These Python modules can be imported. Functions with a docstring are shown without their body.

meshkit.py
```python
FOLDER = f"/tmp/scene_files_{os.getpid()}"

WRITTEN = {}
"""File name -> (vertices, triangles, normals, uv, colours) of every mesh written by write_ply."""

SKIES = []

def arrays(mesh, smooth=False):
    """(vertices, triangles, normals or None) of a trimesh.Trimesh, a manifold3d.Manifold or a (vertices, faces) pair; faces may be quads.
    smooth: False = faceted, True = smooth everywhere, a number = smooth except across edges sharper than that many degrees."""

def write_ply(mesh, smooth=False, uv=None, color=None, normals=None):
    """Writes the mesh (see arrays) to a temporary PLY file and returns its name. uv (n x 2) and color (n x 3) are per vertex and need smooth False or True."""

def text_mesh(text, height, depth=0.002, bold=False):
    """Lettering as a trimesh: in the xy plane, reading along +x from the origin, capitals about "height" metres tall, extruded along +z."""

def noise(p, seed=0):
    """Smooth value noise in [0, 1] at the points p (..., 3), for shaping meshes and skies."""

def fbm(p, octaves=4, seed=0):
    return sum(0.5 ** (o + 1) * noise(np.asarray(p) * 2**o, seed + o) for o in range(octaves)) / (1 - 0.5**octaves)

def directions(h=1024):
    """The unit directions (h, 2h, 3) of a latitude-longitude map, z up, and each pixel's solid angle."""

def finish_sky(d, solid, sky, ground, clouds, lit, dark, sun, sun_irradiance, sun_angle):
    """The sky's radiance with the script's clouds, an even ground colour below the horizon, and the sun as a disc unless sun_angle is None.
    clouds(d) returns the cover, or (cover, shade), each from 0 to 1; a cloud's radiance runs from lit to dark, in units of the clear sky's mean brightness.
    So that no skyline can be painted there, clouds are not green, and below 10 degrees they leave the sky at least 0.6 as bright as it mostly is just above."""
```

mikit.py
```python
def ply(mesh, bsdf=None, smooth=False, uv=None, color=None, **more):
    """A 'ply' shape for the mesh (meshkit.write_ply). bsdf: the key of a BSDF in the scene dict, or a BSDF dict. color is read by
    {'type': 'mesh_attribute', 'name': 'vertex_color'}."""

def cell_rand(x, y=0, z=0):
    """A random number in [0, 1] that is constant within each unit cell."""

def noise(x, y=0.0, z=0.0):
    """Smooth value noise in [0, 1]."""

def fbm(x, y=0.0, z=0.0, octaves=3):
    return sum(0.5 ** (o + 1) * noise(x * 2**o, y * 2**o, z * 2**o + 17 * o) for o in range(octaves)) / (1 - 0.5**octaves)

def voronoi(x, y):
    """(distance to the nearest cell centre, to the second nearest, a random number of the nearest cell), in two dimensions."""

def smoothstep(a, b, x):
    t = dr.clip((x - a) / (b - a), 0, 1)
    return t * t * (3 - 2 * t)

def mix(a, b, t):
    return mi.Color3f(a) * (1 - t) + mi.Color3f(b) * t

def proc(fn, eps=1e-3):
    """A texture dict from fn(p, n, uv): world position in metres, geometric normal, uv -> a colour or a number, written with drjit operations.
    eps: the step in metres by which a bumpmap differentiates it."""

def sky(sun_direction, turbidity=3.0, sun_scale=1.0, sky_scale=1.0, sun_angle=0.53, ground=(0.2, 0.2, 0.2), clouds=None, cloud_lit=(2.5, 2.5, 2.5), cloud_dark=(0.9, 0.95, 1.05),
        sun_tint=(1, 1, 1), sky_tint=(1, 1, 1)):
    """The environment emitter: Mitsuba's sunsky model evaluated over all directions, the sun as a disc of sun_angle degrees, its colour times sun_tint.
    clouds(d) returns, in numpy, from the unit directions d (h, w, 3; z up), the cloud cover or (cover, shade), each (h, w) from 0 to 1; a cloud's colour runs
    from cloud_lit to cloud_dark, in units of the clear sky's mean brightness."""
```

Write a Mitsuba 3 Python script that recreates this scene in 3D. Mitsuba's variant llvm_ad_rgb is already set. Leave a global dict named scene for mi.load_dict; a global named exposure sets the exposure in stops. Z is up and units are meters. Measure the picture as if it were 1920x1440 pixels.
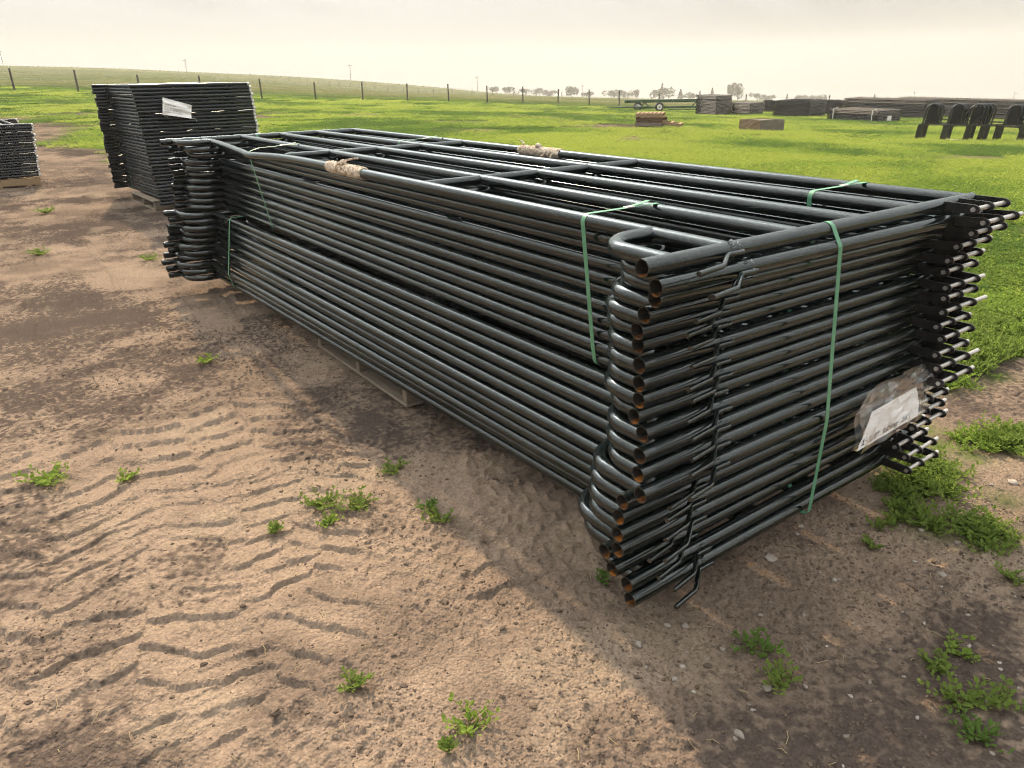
import math
import numpy as np, trimesh
import mitsuba as mi, drjit as dr
import mikit, meshkit
from mikit import noise, fbm, voronoi, smoothstep, mix, proc
from scipy.interpolate import RBFInterpolator
from scipy.spatial import ConvexHull

T = mi.ScalarTransform4f
scene, labels = {}, {}

# ------------------------------------------------------------------ camera, sky, exposure
exposure = 1.9
EYE = np.array([-1.454, -1.177, 1.451])
FWD = np.array([0.5286, 0.7584, -0.3816])
UP = np.array([0.233, 0.303, 0.924])
scene['camera'] = {'type': 'perspective', 'fov': 68.37, 'fov_axis': 'x', 'near_clip': 0.05, 'far_clip': 4000.0,
                   'to_world': T().look_at(origin=EYE.tolist(), target=(EYE + FWD).tolist(), up=UP.tolist())}
SUN = np.array([0.165, 0.78, 0.603])


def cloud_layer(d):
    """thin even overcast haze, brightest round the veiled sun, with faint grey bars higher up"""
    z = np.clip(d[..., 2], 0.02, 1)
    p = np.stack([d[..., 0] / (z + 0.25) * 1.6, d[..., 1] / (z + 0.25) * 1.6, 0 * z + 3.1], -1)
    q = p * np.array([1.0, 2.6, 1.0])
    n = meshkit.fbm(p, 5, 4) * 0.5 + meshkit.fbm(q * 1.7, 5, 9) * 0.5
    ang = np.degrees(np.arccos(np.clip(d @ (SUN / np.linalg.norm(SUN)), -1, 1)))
    b = (0.64 + 2.9 * z) * (0.80 + 0.28 * np.exp(-(ang / 60) ** 2) + 0.5 * np.exp(-(ang / 30) ** 2) + 5.0 * np.exp(-(ang / 13) ** 2))   # overcast sky, boosted overhead and round the sun to brighten the pipe highlights
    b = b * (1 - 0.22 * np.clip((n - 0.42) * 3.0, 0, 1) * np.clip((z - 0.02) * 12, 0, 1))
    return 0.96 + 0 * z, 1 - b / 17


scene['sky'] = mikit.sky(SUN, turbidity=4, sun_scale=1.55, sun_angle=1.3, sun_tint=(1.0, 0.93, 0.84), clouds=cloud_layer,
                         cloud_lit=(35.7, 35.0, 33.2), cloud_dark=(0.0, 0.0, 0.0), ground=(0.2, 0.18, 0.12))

# the yard slopes gently: its own upright is tilted about two degrees from the true vertical, so the sky's horizon is tilted to match
PLUMB = np.array([0.04094, 0.00497, 0.99915])
_v = np.cross([0, 0, 1.0], PLUMB)
_s, _c = np.linalg.norm(_v), PLUMB[2]
scene['sky']['to_world'] = T().rotate((_v / _s).tolist(), math.degrees(math.atan2(_s, _c))) @ scene['sky']['to_world']

# ------------------------------------------------------------------ helpers
ORD = ('first second third fourth fifth sixth seventh eighth ninth tenth eleventh twelfth thirteenth fourteenth fifteenth sixteenth seventeenth '
       'eighteenth nineteenth twentieth twenty-first twenty-second twenty-third twenty-fourth twenty-fifth twenty-sixth twenty-seventh '
       'twenty-eighth twenty-ninth thirtieth thirty-first thirty-second thirty-third thirty-fourth').split()
USED = {}


def key(name):
    n = USED.get(name, -1) + 1
    USED[name] = n
    return name if n == 0 else f'{name}_{n:03d}'


def thing(name, label, cat, group=None):
    k = key(name)
    labels[k] = {'label': label, 'category': cat}
    if group:
        labels[k]['group'] = group
    return k


def part(parent, name, shape, label=None, kind=None, mat=None):
    k = key(parent + '__' + name)
    s = dict(shape)
    if mat is not None:
        s['to_world'] = mat
    scene[k] = s
    if label or kind:
        labels[k] = {a: b for a, b in (('label', label), ('kind', kind)) if b}
    return k


def single(name, shape, label, cat, group=None):
    k = thing(name, label, cat, group)
    scene[k] = shape
    return k


def rot2(rt):
    return np.array([[math.cos(-rt), -math.sin(-rt), 0], [math.sin(-rt), math.cos(-rt), 0], [0, 0, 1]])


def xf(R, t):
    m = np.eye(4)
    m[:3, :3] = R
    m[:3, 3] = t
    return T(m)


def frames(P):
    P = np.asarray(P, float)
    t = np.gradient(P, axis=0)
    t /= np.linalg.norm(t, axis=1, keepdims=True)
    ref = np.array([0, 0, 1.0]) if abs(t[0][2]) < 0.9 else np.array([1.0, 0, 0])
    us, vs = [], []
    u = np.cross(ref, t[0])
    for k in range(len(P)):
        u = u - t[k] * (u @ t[k])
        u = u / np.linalg.norm(u)
        us.append(u)
        vs.append(np.cross(t[k], u))
    return np.array(us), np.array(vs)


def tube(P, r, n=14, caps='flat', hollow=0.0):
    """(vertices, faces) of a round tube along the path P; caps 'flat', 'none' or 'ring' (an open pipe end with a wall)"""
    P = np.asarray(P, float)
    us, vs = frames(P)
    a = np.arange(n) * 2 * np.pi / n
    r = np.broadcast_to(np.asarray(r, float), (len(P),))
    V = (P[:, None] + r[:, None, None] * (np.cos(a)[None, :, None] * us[:, None] + np.sin(a)[None, :, None] * vs[:, None])).reshape(-1, 3)
    F = []
    m = len(P)
    i = np.arange(n)
    j = (i + 1) % n
    for k in range(m - 1):
        b, c = k * n, (k + 1) * n
        F += np.stack([b + i, b + j, c + j], 1).tolist() + np.stack([b + i, c + j, c + i], 1).tolist()
    V = V.tolist()
    for end, s in ((0, 1), (m - 1, -1)):
        if caps == 'none':
            continue
        ring = [V[end * n + q] for q in range(n)]
        o = len(V)
        if caps == 'ring':
            inner = [(P[end] + (np.array(x) - P[end]) * hollow).tolist() for x in ring]
            V += ring + inner
            for q in range(n):
                w = (q + 1) % n
                f = [[o + q, o + n + q, o + n + w], [o + q, o + n + w, o + w]]
                F += f if s == 1 else [x[::-1] for x in f]
        else:
            V += ring + [P[end].tolist()]
            for q in range(n):
                w = (q + 1) % n
                f = [o + q, o + n, o + w]
                F.append(f if s == 1 else f[::-1])
    return np.array(V, float), np.array(F, int)


def joined(ms):
    V, F, o = [], [], 0
    for v, f in ms:
        V.append(np.asarray(v, float))
        F.append(np.asarray(f, int) + o)
        o += len(v)
    return np.vstack(V), np.vstack(F)


def box(x0, x1, y0, y1, z0, z1, bev=0.0):
    if bev <= 0:
        m = trimesh.creation.box((x1 - x0, y1 - y0, z1 - z0))
    else:
        import manifold3d as m3
        e = np.array([x1 - x0, y1 - y0, z1 - z0]) / 2
        pts = []
        for sx in (-1, 1):
            for sy in (-1, 1):
                for sz in (-1, 1):
                    s = np.array([sx, sy, sz])
                    for ax in range(3):
                        q = s * (e - bev)
                        q[ax] = s[ax] * e[ax]
                        pts.append(q)
        m = trimesh.convex.convex_hull(np.array(pts))
    return np.array(m.vertices) + [(x0 + x1) / 2, (y0 + y1) / 2, (z0 + z1) / 2], np.array(m.faces)


def turned(m, ang, at=(0, 0, 0), tilt=None):
    c, s = math.cos(ang), math.sin(ang)
    R = np.array([[c, -s, 0], [s, c, 0], [0, 0, 1]])
    v = np.asarray(m[0])
    if tilt is not None:
        v = v @ tilt.T
    return v @ R.T + np.asarray(at), m[1]


# ------------------------------------------------------------------ materials
def mat(name, d):
    scene[name] = d
    return name


def rgb(*c):
    return {'type': 'rgb', 'value': list(c)}


def gloss_scuff(p, n, uv):
    return 0.07 + 0.10 * smoothstep(0.55, 0.8, fbm(p.x * 9, p.y * 9, p.z * 31, octaves=3))


mat('paint_gloss', {'type': 'roughplastic', 'diffuse_reflectance': proc(lambda p, n, uv: mix((0.0012, 0.0030, 0.0028), (0.004, 0.0060, 0.0055), fbm(p.x * 7, p.y * 7, p.z * 23))),
                    'alpha': 0.006, 'int_ior': 1.76, 'distribution': 'ggx', 'specular_reflectance': rgb(0.88, 0.97, 1.0)})
mat('dull_black', {'type': 'principled', 'base_color': proc(lambda p, n, uv: mix((0.006, 0.007, 0.008), (0.022, 0.022, 0.022), fbm(p.x * 25, p.y * 25, p.z * 25))), 'roughness': 0.28, 'specular': 0.5})
mat('paint_dust', {'type': 'diffuse', 'reflectance': rgb(0.10, 0.095, 0.085)})


def dust(p, n, uv):
    a = smoothstep(0.50, 0.80, fbm(p.x * 6, p.y * 6, p.z * 19, octaves=4))
    b = smoothstep(0.66, 0.72, noise(p.x * 160, p.y * 160, p.z * 160)) * smoothstep(0.45, 0.6, fbm(p.x * 11, p.y * 11, p.z * 11))
    return 0.05 * a * smoothstep(0.3, 0.9, n.z) + 0.12 * b


mat('black_paint', {'type': 'blendbsdf', 'weight': proc(dust), 'bsdf_0': {'type': 'ref', 'id': 'paint_gloss'}, 'bsdf_1': {'type': 'ref', 'id': 'paint_dust'}})
mat('far_black', {'type': 'principled', 'base_color': proc(lambda p, n, uv: mix((0.002, 0.004, 0.006), (0.007, 0.009, 0.012), fbm(p.x * 3, p.y * 3, p.z * 12))), 'roughness': 0.42, 'specular': 0.2})
mat('satin_black', {'type': 'roughplastic', 'diffuse_reflectance': rgb(0.004, 0.006, 0.008), 'alpha': 0.12, 'int_ior': 1.6, 'specular_reflectance': rgb(0.85, 0.93, 1.0), 'distribution': 'ggx'})
mat('rust', {'type': 'principled', 'base_color': proc(lambda p, n, uv: mix((0.018, 0.016, 0.015), mix((0.30, 0.105, 0.012), (0.08, 0.035, 0.012), smoothstep(0.4, 0.62, fbm(p.x * 60, p.y * 60, p.z * 60))), smoothstep(0.70, 0.97, n.z + 0.25 * (fbm(p.x * 30, p.y * 30, p.z * 90) - 0.5)))), 'roughness': 0.8})
mat('bare_steel', {'type': 'principled', 'base_color': rgb(0.60, 0.60, 0.59), 'metallic': 0.85, 'roughness': 0.36})
mat('cut_steel', {'type': 'principled', 'base_color': rgb(0.55, 0.55, 0.54), 'metallic': 0.5, 'roughness': 0.4})
mat('strap_green', {'type': 'twosided', 'bsdf': {'type': 'principled', 'base_color': proc(lambda p, n, uv: mix((0.075, 0.235, 0.135), (0.12, 0.31, 0.195), fbm(p.x * 40, p.y * 40, p.z * 40))), 'roughness': 0.32, 'specular': 0.5}})


def wood_fn(lo, hi, ax=1):
    def f(p, n, uv):
        q = (p.x, p.y, p.z)
        g = noise(q[0] * (9 if ax == 0 else 120), q[1] * (9 if ax == 1 else 120), q[2] * 150)
        return mix(lo, hi, 0.55 * g + 0.45 * fbm(p.x * 5, p.y * 5, p.z * 30))
    return f


mat('grey_wood', {'type': 'principled', 'base_color': proc(wood_fn((0.12, 0.10, 0.08), (0.27, 0.23, 0.185))), 'roughness': 0.85, 'specular': 0.2})
mat('pale_wood', {'type': 'principled', 'base_color': proc(wood_fn((0.20, 0.13, 0.075), (0.36, 0.27, 0.17))), 'roughness': 0.8, 'specular': 0.2})
mat('brown_wood', {'type': 'principled', 'base_color': proc(wood_fn((0.07, 0.04, 0.022), (0.16, 0.10, 0.06))), 'roughness': 0.85, 'specular': 0.2})


def osb(p, n, uv):
    a, b, c = voronoi(p.x * 14 + p.z * 7, p.z * 26 + p.y * 14)
    return mix((0.15, 0.10, 0.065), (0.31, 0.23, 0.165), c)


mat('chip_board', {'type': 'principled', 'base_color': proc(osb), 'roughness': 0.85, 'specular': 0.2})
mat('weathered_board', {'type': 'principled', 'base_color': proc(lambda p, n, uv: mix((0.12, 0.105, 0.09), (0.22, 0.195, 0.17), fbm(p.x * 6, p.y * 6, p.z * 9, octaves=5))), 'roughness': 0.9, 'specular': 0.15})
mat('post_wood', {'type': 'principled', 'base_color': proc(lambda p, n, uv: mix((0.05, 0.045, 0.04), (0.10, 0.09, 0.08), fbm(p.x * 20, p.y * 20, p.z * 3))), 'roughness': 0.9})
mat('wire', {'type': 'principled', 'base_color': rgb(0.3, 0.3, 0.3), 'metallic': 0.8, 'roughness': 0.5})
mat('far_pole', {'type': 'diffuse', 'reflectance': rgb(0.16, 0.14, 0.125)})
mat('green_paint', {'type': 'principled', 'base_color': rgb(0.008, 0.055, 0.02), 'roughness': 0.3, 'specular': 0.5})
mat('rubber', {'type': 'principled', 'base_color': rgb(0.02, 0.02, 0.02), 'roughness': 0.8})
mat('white_paint', {'type': 'principled', 'base_color': rgb(0.72, 0.72, 0.70), 'roughness': 0.4})
mat('paper', {'type': 'twosided', 'bsdf': {'type': 'diffuse', 'reflectance': rgb(0.82, 0.84, 0.86)}})
mat('ink', {'type': 'diffuse', 'reflectance': rgb(0.06, 0.06, 0.07)})
mat('grey_ink', {'type': 'diffuse', 'reflectance': rgb(0.16, 0.16, 0.19)})
mat('film_clear', {'type': 'thindielectric', 'int_ior': 1.5})
mat('film_milk', {'type': 'twosided', 'bsdf': {'type': 'diffuse', 'reflectance': rgb(0.86, 0.89, 0.92)}})
mat('clear_film', {'type': 'blendbsdf', 'weight': proc(lambda p, n, uv: 0.03 + 0.20 * smoothstep(0.58, 0.68, fbm(p.x * 16, p.y * 40, p.z * 26, octaves=3)) * smoothstep(0.40, 0.46, p.z)), 'bsdf_0': {'type': 'ref', 'id': 'film_clear'}, 'bsdf_1': {'type': 'ref', 'id': 'film_milk'}})
mat('twine', {'type': 'principled', 'base_color': proc(lambda p, n, uv: mix((0.22, 0.17, 0.115), (0.62, 0.55, 0.46), smoothstep(0.3, 0.65, fbm(p.x * 90, p.y * 190, p.z * 90)))), 'roughness': 0.95, 'specular': 0.1})
mat('white_cap', {'type': 'principled', 'base_color': rgb(0.55, 0.56, 0.55), 'roughness': 0.35})
mat('weld_fleck', {'type': 'principled', 'base_color': rgb(0.45, 0.5, 0.5), 'roughness': 0.5})


def leafy(name, c, k=0.8):
    mat(name, {'type': 'principledthin', 'base_color': rgb(*c), 'roughness': 0.5, 'diff_trans': k, 'eta': 1.35})


leafy('leaf_yellow', (0.31, 0.385, 0.082), 1.1)
leafy('leaf_green', (0.205, 0.3, 0.06), 1.0)
leafy('leaf_dark', (0.11, 0.185, 0.045), 0.9)
leafy('leaf_weed', (0.165, 0.235, 0.055), 0.95)
mat('stem', {'type': 'diffuse', 'reflectance': rgb(0.09, 0.09, 0.035)})
mat('far_leaf', {'type': 'twosided', 'bsdf': {'type': 'diffuse', 'reflectance': rgb(0.022, 0.038, 0.016)}})
mat('straw_mat', {'type': 'diffuse', 'reflectance': rgb(0.36, 0.29, 0.17)})
mat('far_bark', {'type': 'diffuse', 'reflectance': rgb(0.07, 0.06, 0.05)})

# ------------------------------------------------------------------ terrain
FARRING = [(-246.1, 1371.8, 31.9), (-463.7, 2592.0, 58.4), (63.6, 1148.5, 17.3), (121.3, 2170.2, 30.8), (192.4, 1055.2, 10.5), (364.7, 1994.1, 18.1), (318.0, 962.8, 0.9), (601.7, 1819.6, -0.2), (454.0, 861.2, -12.5), (858.7, 1627.6, -25.5), (536.1, 799.0, -22.5), (1013.8, 1510.0, -44.3), (626.5, 732.9, -28.5), (1184.6, 1385.3, -55.6), (729.9, 658.7, -32.6), (1379.9, 1245.1, -63.5), (885.2, 547.7, -38.2), (1673.2, 1035.3, -74.0), (1040.6, 436.7, -43.4), (1966.6, 825.7, -83.9), (1351.4, 215.0, -53.3), (2553.8, 406.9, -102.5)]
CTL = [(2.28, 57.06, 0.93), (5.81, 57.49, 0.75), (9.51, 57.76, 0.48), (13.34, 57.22, 0.27), (17.33, 56.56, 0.05), (21.15, 56.02, -0.17), (25.01, 56.23, -0.33), (28.67, 55.84, -0.48), (32.25, 55.49, -0.65),
       (36.14, 55.66, -0.84), (40.36, 56.36, -1.02), (44.39, 56.43, -1.23), (47.5, 55.65, -1.41), (50.57, 54.91, -1.6), (54.9, 54.01, -1.83), (59.67, 52.8, -2.07), (21.3, 16.23, -0.58), (21.96, 15.1, -0.59),
       (18.4, 19.67, -0.38), (21.86, 10.55, -0.59), (22.93, 9.13, -0.63), (39.96, 34.47, -1.36), (41.85, 33.16, -1.35), (40.75, 28.69, -1.3), (36.2, 21.39, -1.13), (41.42, 20.31, -1.27), (43.38, 42.59, -1.46),
       (110.04, 155.89, -3.71), (103.96, 173.55, -3.25), (111.79, 207.52, -3.53), (114.92, 258.93, -1.85), (100.21, 269.94, -0.36), (27.54, 136.8, 1.3), (9.88, 136.09, 1.62), (24.04, 446.17, 8.42),
       (74.15, 409.91, 5.78), (99.41, 391.23, 3.66), (122.97, 373.98, 2.03), (155.69, 349.59, -1.1), (175.88, 334.46, -3.19), (200.05, 329.67, -5.44), (225.74, 336.95, -7.79), (277.81, 325.3, -11.19),
       (323.73, 292.28, -13.18), (392.75, 242.92, -15.64), (461.83, 193.65, -17.84), (-96.44, 532.93, 13.86), (600.05, 95.19, -21.97), (-10.46, 57.63, 0.99), (35.88, 4.51, -1.03), (88.6, 13.06, -2.73),
       (0, 0, 0), (0, 5, 0), (0, 9, 0), (3, 0, 0), (-3, 3, 0), (-1, 12.5, 0), (1, 9, 0), (4, 4, 0), (3, 10, 0), (-3, 8, 0), (6, -2, 0), (0, -2.5, 0), (-3, -2, 0), (-7, 2, 0), (-5, -8, 0), (5, -8, 0),
       (1.5, 2, 0), (-5, 12, 0), (7, 3, 0), (0.3, 14, 0), (-40, -30, 1.0), (40, -40, -1.5), (-60, 40, 2.5), (-300, -200, 5), (300, -300, -8), (-300, 200, 9)] + FARRING
CTL = np.array(CTL, float)


def warp(P):
    P = np.asarray(P, float)
    r = np.linalg.norm(P, axis=-1, keepdims=True) + 1e-9
    return P * np.arcsinh(r / 12) / r


_rbf = RBFInterpolator(warp(CTL[:, :2]), CTL[:, 2] / (12 + np.linalg.norm(CTL[:, :2], axis=1)), kernel='thin_plate_spline', smoothing=1e-5)


def terrain(x, y):
    P = np.stack([np.ravel(x), np.ravel(y)], -1).astype(float)
    z = np.concatenate([_rbf(warp(P[k:k + 60000])) for k in range(0, len(P), 60000)]) * (12 + np.linalg.norm(P, axis=1))
    r = np.hypot(P[:, 0], P[:, 1] - 4)
    z *= np.clip((r - 7) / 6, 0, 1) ** 1
    return z.reshape(np.shape(x))


def sig(t):
    return 1 / (1 + np.exp(-np.clip(t, -40, 40)))


PATCH = [(1.28, 0.08, 0.05), (1.44, 0.02, 0.06), (1.58, 0.10, 0.065), (1.60, -0.03, 0.05), (1.74, 0.02, 0.065), (1.84, -0.06, 0.06), (1.38, 0.17, 0.05), (1.19, -0.03, 0.03), (1.33, -0.27, 0.03),
         (1.05, -0.33, 0.04), (1.13, -0.39, 0.035), (0.97, -0.21, 0.03), (2.35, 0.38, 0.09), (2.2, 0.42, 0.07), (2.55, 0.30, 0.08), (1.9, 0.45, 0.06), (1.68, 0.2, 0.04)]


def edge_x(y):
    """the line between the bare yard (left) and the meadow (right)"""
    y = np.asarray(y, float)
    return np.interp(y, [-30, -3, 0.0, 0.45, 0.7, 5, 8, 12, 16, 21, 25, 30, 36], [6, 5, 4.5, 2.55, 1.65, 1.3, 1.9, 1.7, 1.15, 0.75, 1.4, 0.2, -5])


def cover(x, y):
    """how densely plants stand, 0 to 1"""
    x, y = np.asarray(x, float), np.asarray(y, float)
    p = np.stack([x, y, 0 * x], -1)
    w = (meshkit.fbm(p * 1.6, 3, 21) - 0.5) * 1.2
    far = np.clip(y / 20, 0.25, 1.6)
    g = sig((x - edge_x(y) + w * far) / (0.10 * np.clip(far * 2, 0.6, 3)))
    g = np.maximum(g, sig((y - 33 + 8 * w + np.clip(-x, -4, 8) * 0.6) / 1.5))
    for a, b, r in PATCH:
        g = np.maximum(g, sig((r - np.hypot(x - a, y - b) + 0.13 * w) / 0.030))
    bald = sig((meshkit.fbm(p * 0.30, 4, 33) - 0.66) / 0.02) * (np.hypot(x, y) < 45)
    return g * (1 - 0.9 * bald)


# wheel tracks pressed into the damp soil: (x, y, heading in degrees, width, lug pitch, lug angle, depth, phase, half length)
TRACKS = [(-0.40, 0.10, 56, 0.58, 0.125, 26, 0.0165, 0.0, 1.9), (-1.02, 0.55, 57, 0.54, 0.120, 22, 0.0165, 0.3, 3.2), (-0.55, 1.55, 60, 0.50, 0.12, 24, 0.016, 0.1, 1.6), (-1.62, 1.25, 60, 0.54, 0.125, 22, 0.0165, 0.5, 4), (-1.25, 2.6, 68, 0.5, 0.13, 22, 0.017, 0.5, 2.4),
          (-0.62, 3.4, 74, 0.52, 0.135, 20, 0.017, 0.2, 3.0), (-1.9, 3.6, 76, 0.5, 0.13, 20, 0.017, 0.2, 3.0), (-1.75, 6.0, 82, 0.6, 0.15, 20, 0.018, 0.6, 6), (-0.85, 7.0, 86, 0.6, 0.15, 18, 0.018, 0.6, 6), (-0.2, 6.5, 84, 0.5, 0.15, 18, 0.018, 0.6, 5),
          (0.85, -0.62, 8, 0.36, 0.10, 20, 0.011, 0.2, 1.0), (-0.46, 0.78, 34, 0.36, 0.070, 0, 0.010, 0.4, 0.32), (-1.12, 0.10, 22, 0.36, 0.070, 0, 0.010, 0.7, 0.50), (-0.06, 0.75, 62, 0.34, 0.070, 0, 0.009, 0.2, 0.6), (-0.15, 12, 88, 0.6, 0.18, 15, 0.02, 0.1, 9), (-1.0, 12, 90, 0.6, 0.18, 15, 0.02, 0.1, 9)]


def tread(x, y):
    p = np.stack([x, y, 0 * x], -1)
    wob = (meshkit.fbm(p * 2.6, 3, 5) - 0.5) * 0.20
    wob2 = (meshkit.fbm(p * 9.0, 4, 15) - 0.5) * 0.085
    h = 0 * x
    for i, (a, b, hd, w, pitch, lug, dep, ph, hl) in enumerate(TRACKS):
        c, s = math.cos(math.radians(hd)), math.sin(math.radians(hd))
        u = (x - a) * c + (y - b) * s
        v = -(x - a) * s + (y - b) * c + wob * 0.35
        inside = sig((w / 2 - abs(v)) / 0.010) * sig((hl - abs(u)) / 0.12)
        if not (inside > 0.02).any():
            continue
        pres = np.clip((meshkit.fbm(p * 1.25 + 11 * i, 3, 50 + i) - 0.27) * 7, 0, 1)
        if lug:
            q = (u + abs(v) * math.tan(math.radians(lug)) + wob * 0.7 + wob2) / pitch + ph + 0.5 * (v > 0)
            t = q - np.floor(q)
            prof = sig((t - 0.10) / 0.016) * (1 - 0.85 * np.clip((t - 0.1) / 0.9, 0, 1) ** 0.8)
            prof = prof * (0.6 + 0.8 * meshkit.fbm(p * 4 + 3 * i, 2, 77))
            spine = np.exp(-((v + wob2) / 0.018) ** 2) * 0.5
            prof = np.maximum(prof, spine)
        else:  # block tread
            q = (u + wob2 * 0.6) / pitch
            t = q - np.floor(q)
            t2 = (v + wob2 * 0.6) / 0.082 + 0.5 * np.mod(np.floor(q), 2)
            t2 = t2 - np.floor(t2)
            prof = np.maximum(sig((abs(t - 0.5) - 0.36) / 0.035), sig((abs(t2 - 0.5) - 0.38) / 0.035))
        rim = np.exp(-((abs(v) - w / 2 - 0.014) / 0.018) ** 2) * sig((hl - abs(u)) / 0.15) * 0.008
        h = h * (1 - 0.85 * inside * pres) + inside * pres * dep * (prof - 0.55) + rim * pres
    return h


def crumb_mask(p):
    return np.clip((meshkit.fbm(p * 1.15 + 3.3, 4, 71) - 0.53) * 9, 0, 1)


def surface(x, y):
    """height of the bare ground, near the stack with its tracks, clods and ripples"""
    z = terrain(x, y)
    r = np.hypot(x + 0.5, y - 1.0)
    m = r < 26
    if m.any():
        X, Y = x[m], y[m]
        p = np.stack([X, Y, 0 * X], -1)
        k = np.clip((26 - r[m]) / 8, 0, 1)
        grass = cover(X, Y)
        d = tread(X, Y) * (1 - 0.7 * grass) + (meshkit.fbm(p * 1.1, 4, 1) - 0.5) * 0.025 + (meshkit.fbm(p * 9, 3, 2) - 0.5) * 0.009
        cr = crumb_mask(p)
        near = np.clip((7 - r[m]) / 3, 0, 1)
        d += cr * near * ((meshkit.fbm(p * 55, 2, 3) - 0.5) * 0.014 + np.clip(meshkit.noise(p * 75, 8) - 0.5, 0, 1) * 0.012 - 0.003)
        d += near * (meshkit.fbm(p * 26, 2, 4) - 0.5) * 0.003
        fl = sig((0.10 - np.hypot(np.clip(abs(X - 0.57) - 0.56, 0, 9), np.clip(abs(Y - 2.3) - 0.56, 0, 9))) / 0.03)
        d = d * (1 - fl) - 0.004 * fl
        z[m] += d * k
    return z


def graded(lo, hi, c0, c1, h0, grow, cap=60.0):
    """grid lines: spacing h0 between c0 and c1, growing outside"""
    mid = list(np.arange(c0, c1, h0))
    out, h, x = [], h0, c1
    while x < hi:
        out.append(x)
        h = min(h * grow, cap)
        x += h
    out.append(hi)
    inn, h, x = [], h0, c0
    while x > lo:
        h = min(h * grow, cap)
        x -= h
        inn.append(x)
    return np.array(inn[::-1] + mid + out)


gx = graded(-500, 780, -1.5, 1.3, 0.0066, 1.035, 40)
gy = graded(-250, 800, -0.55, 1.5, 0.0066, 1.016, 40)
GX, GY = np.meshgrid(gx, gy)
GZ = surface(GX, GY)
ny, nx = GX.shape
idx = np.arange(nx * ny).reshape(ny, nx)
quads = np.stack([idx[:-1, :-1], idx[:-1, 1:], idx[1:, 1:], idx[1:, :-1]], -1).reshape(-1, 4)
gv = np.stack([GX.ravel(), GY.ravel(), GZ.ravel()], -1)
GC = cover(GX, GY)
# shade-free soil state per vertex: how grassy the ground is
guv = np.c_[np.clip(GC.ravel(), 0, 1), 0 * GC.ravel()]


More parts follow.
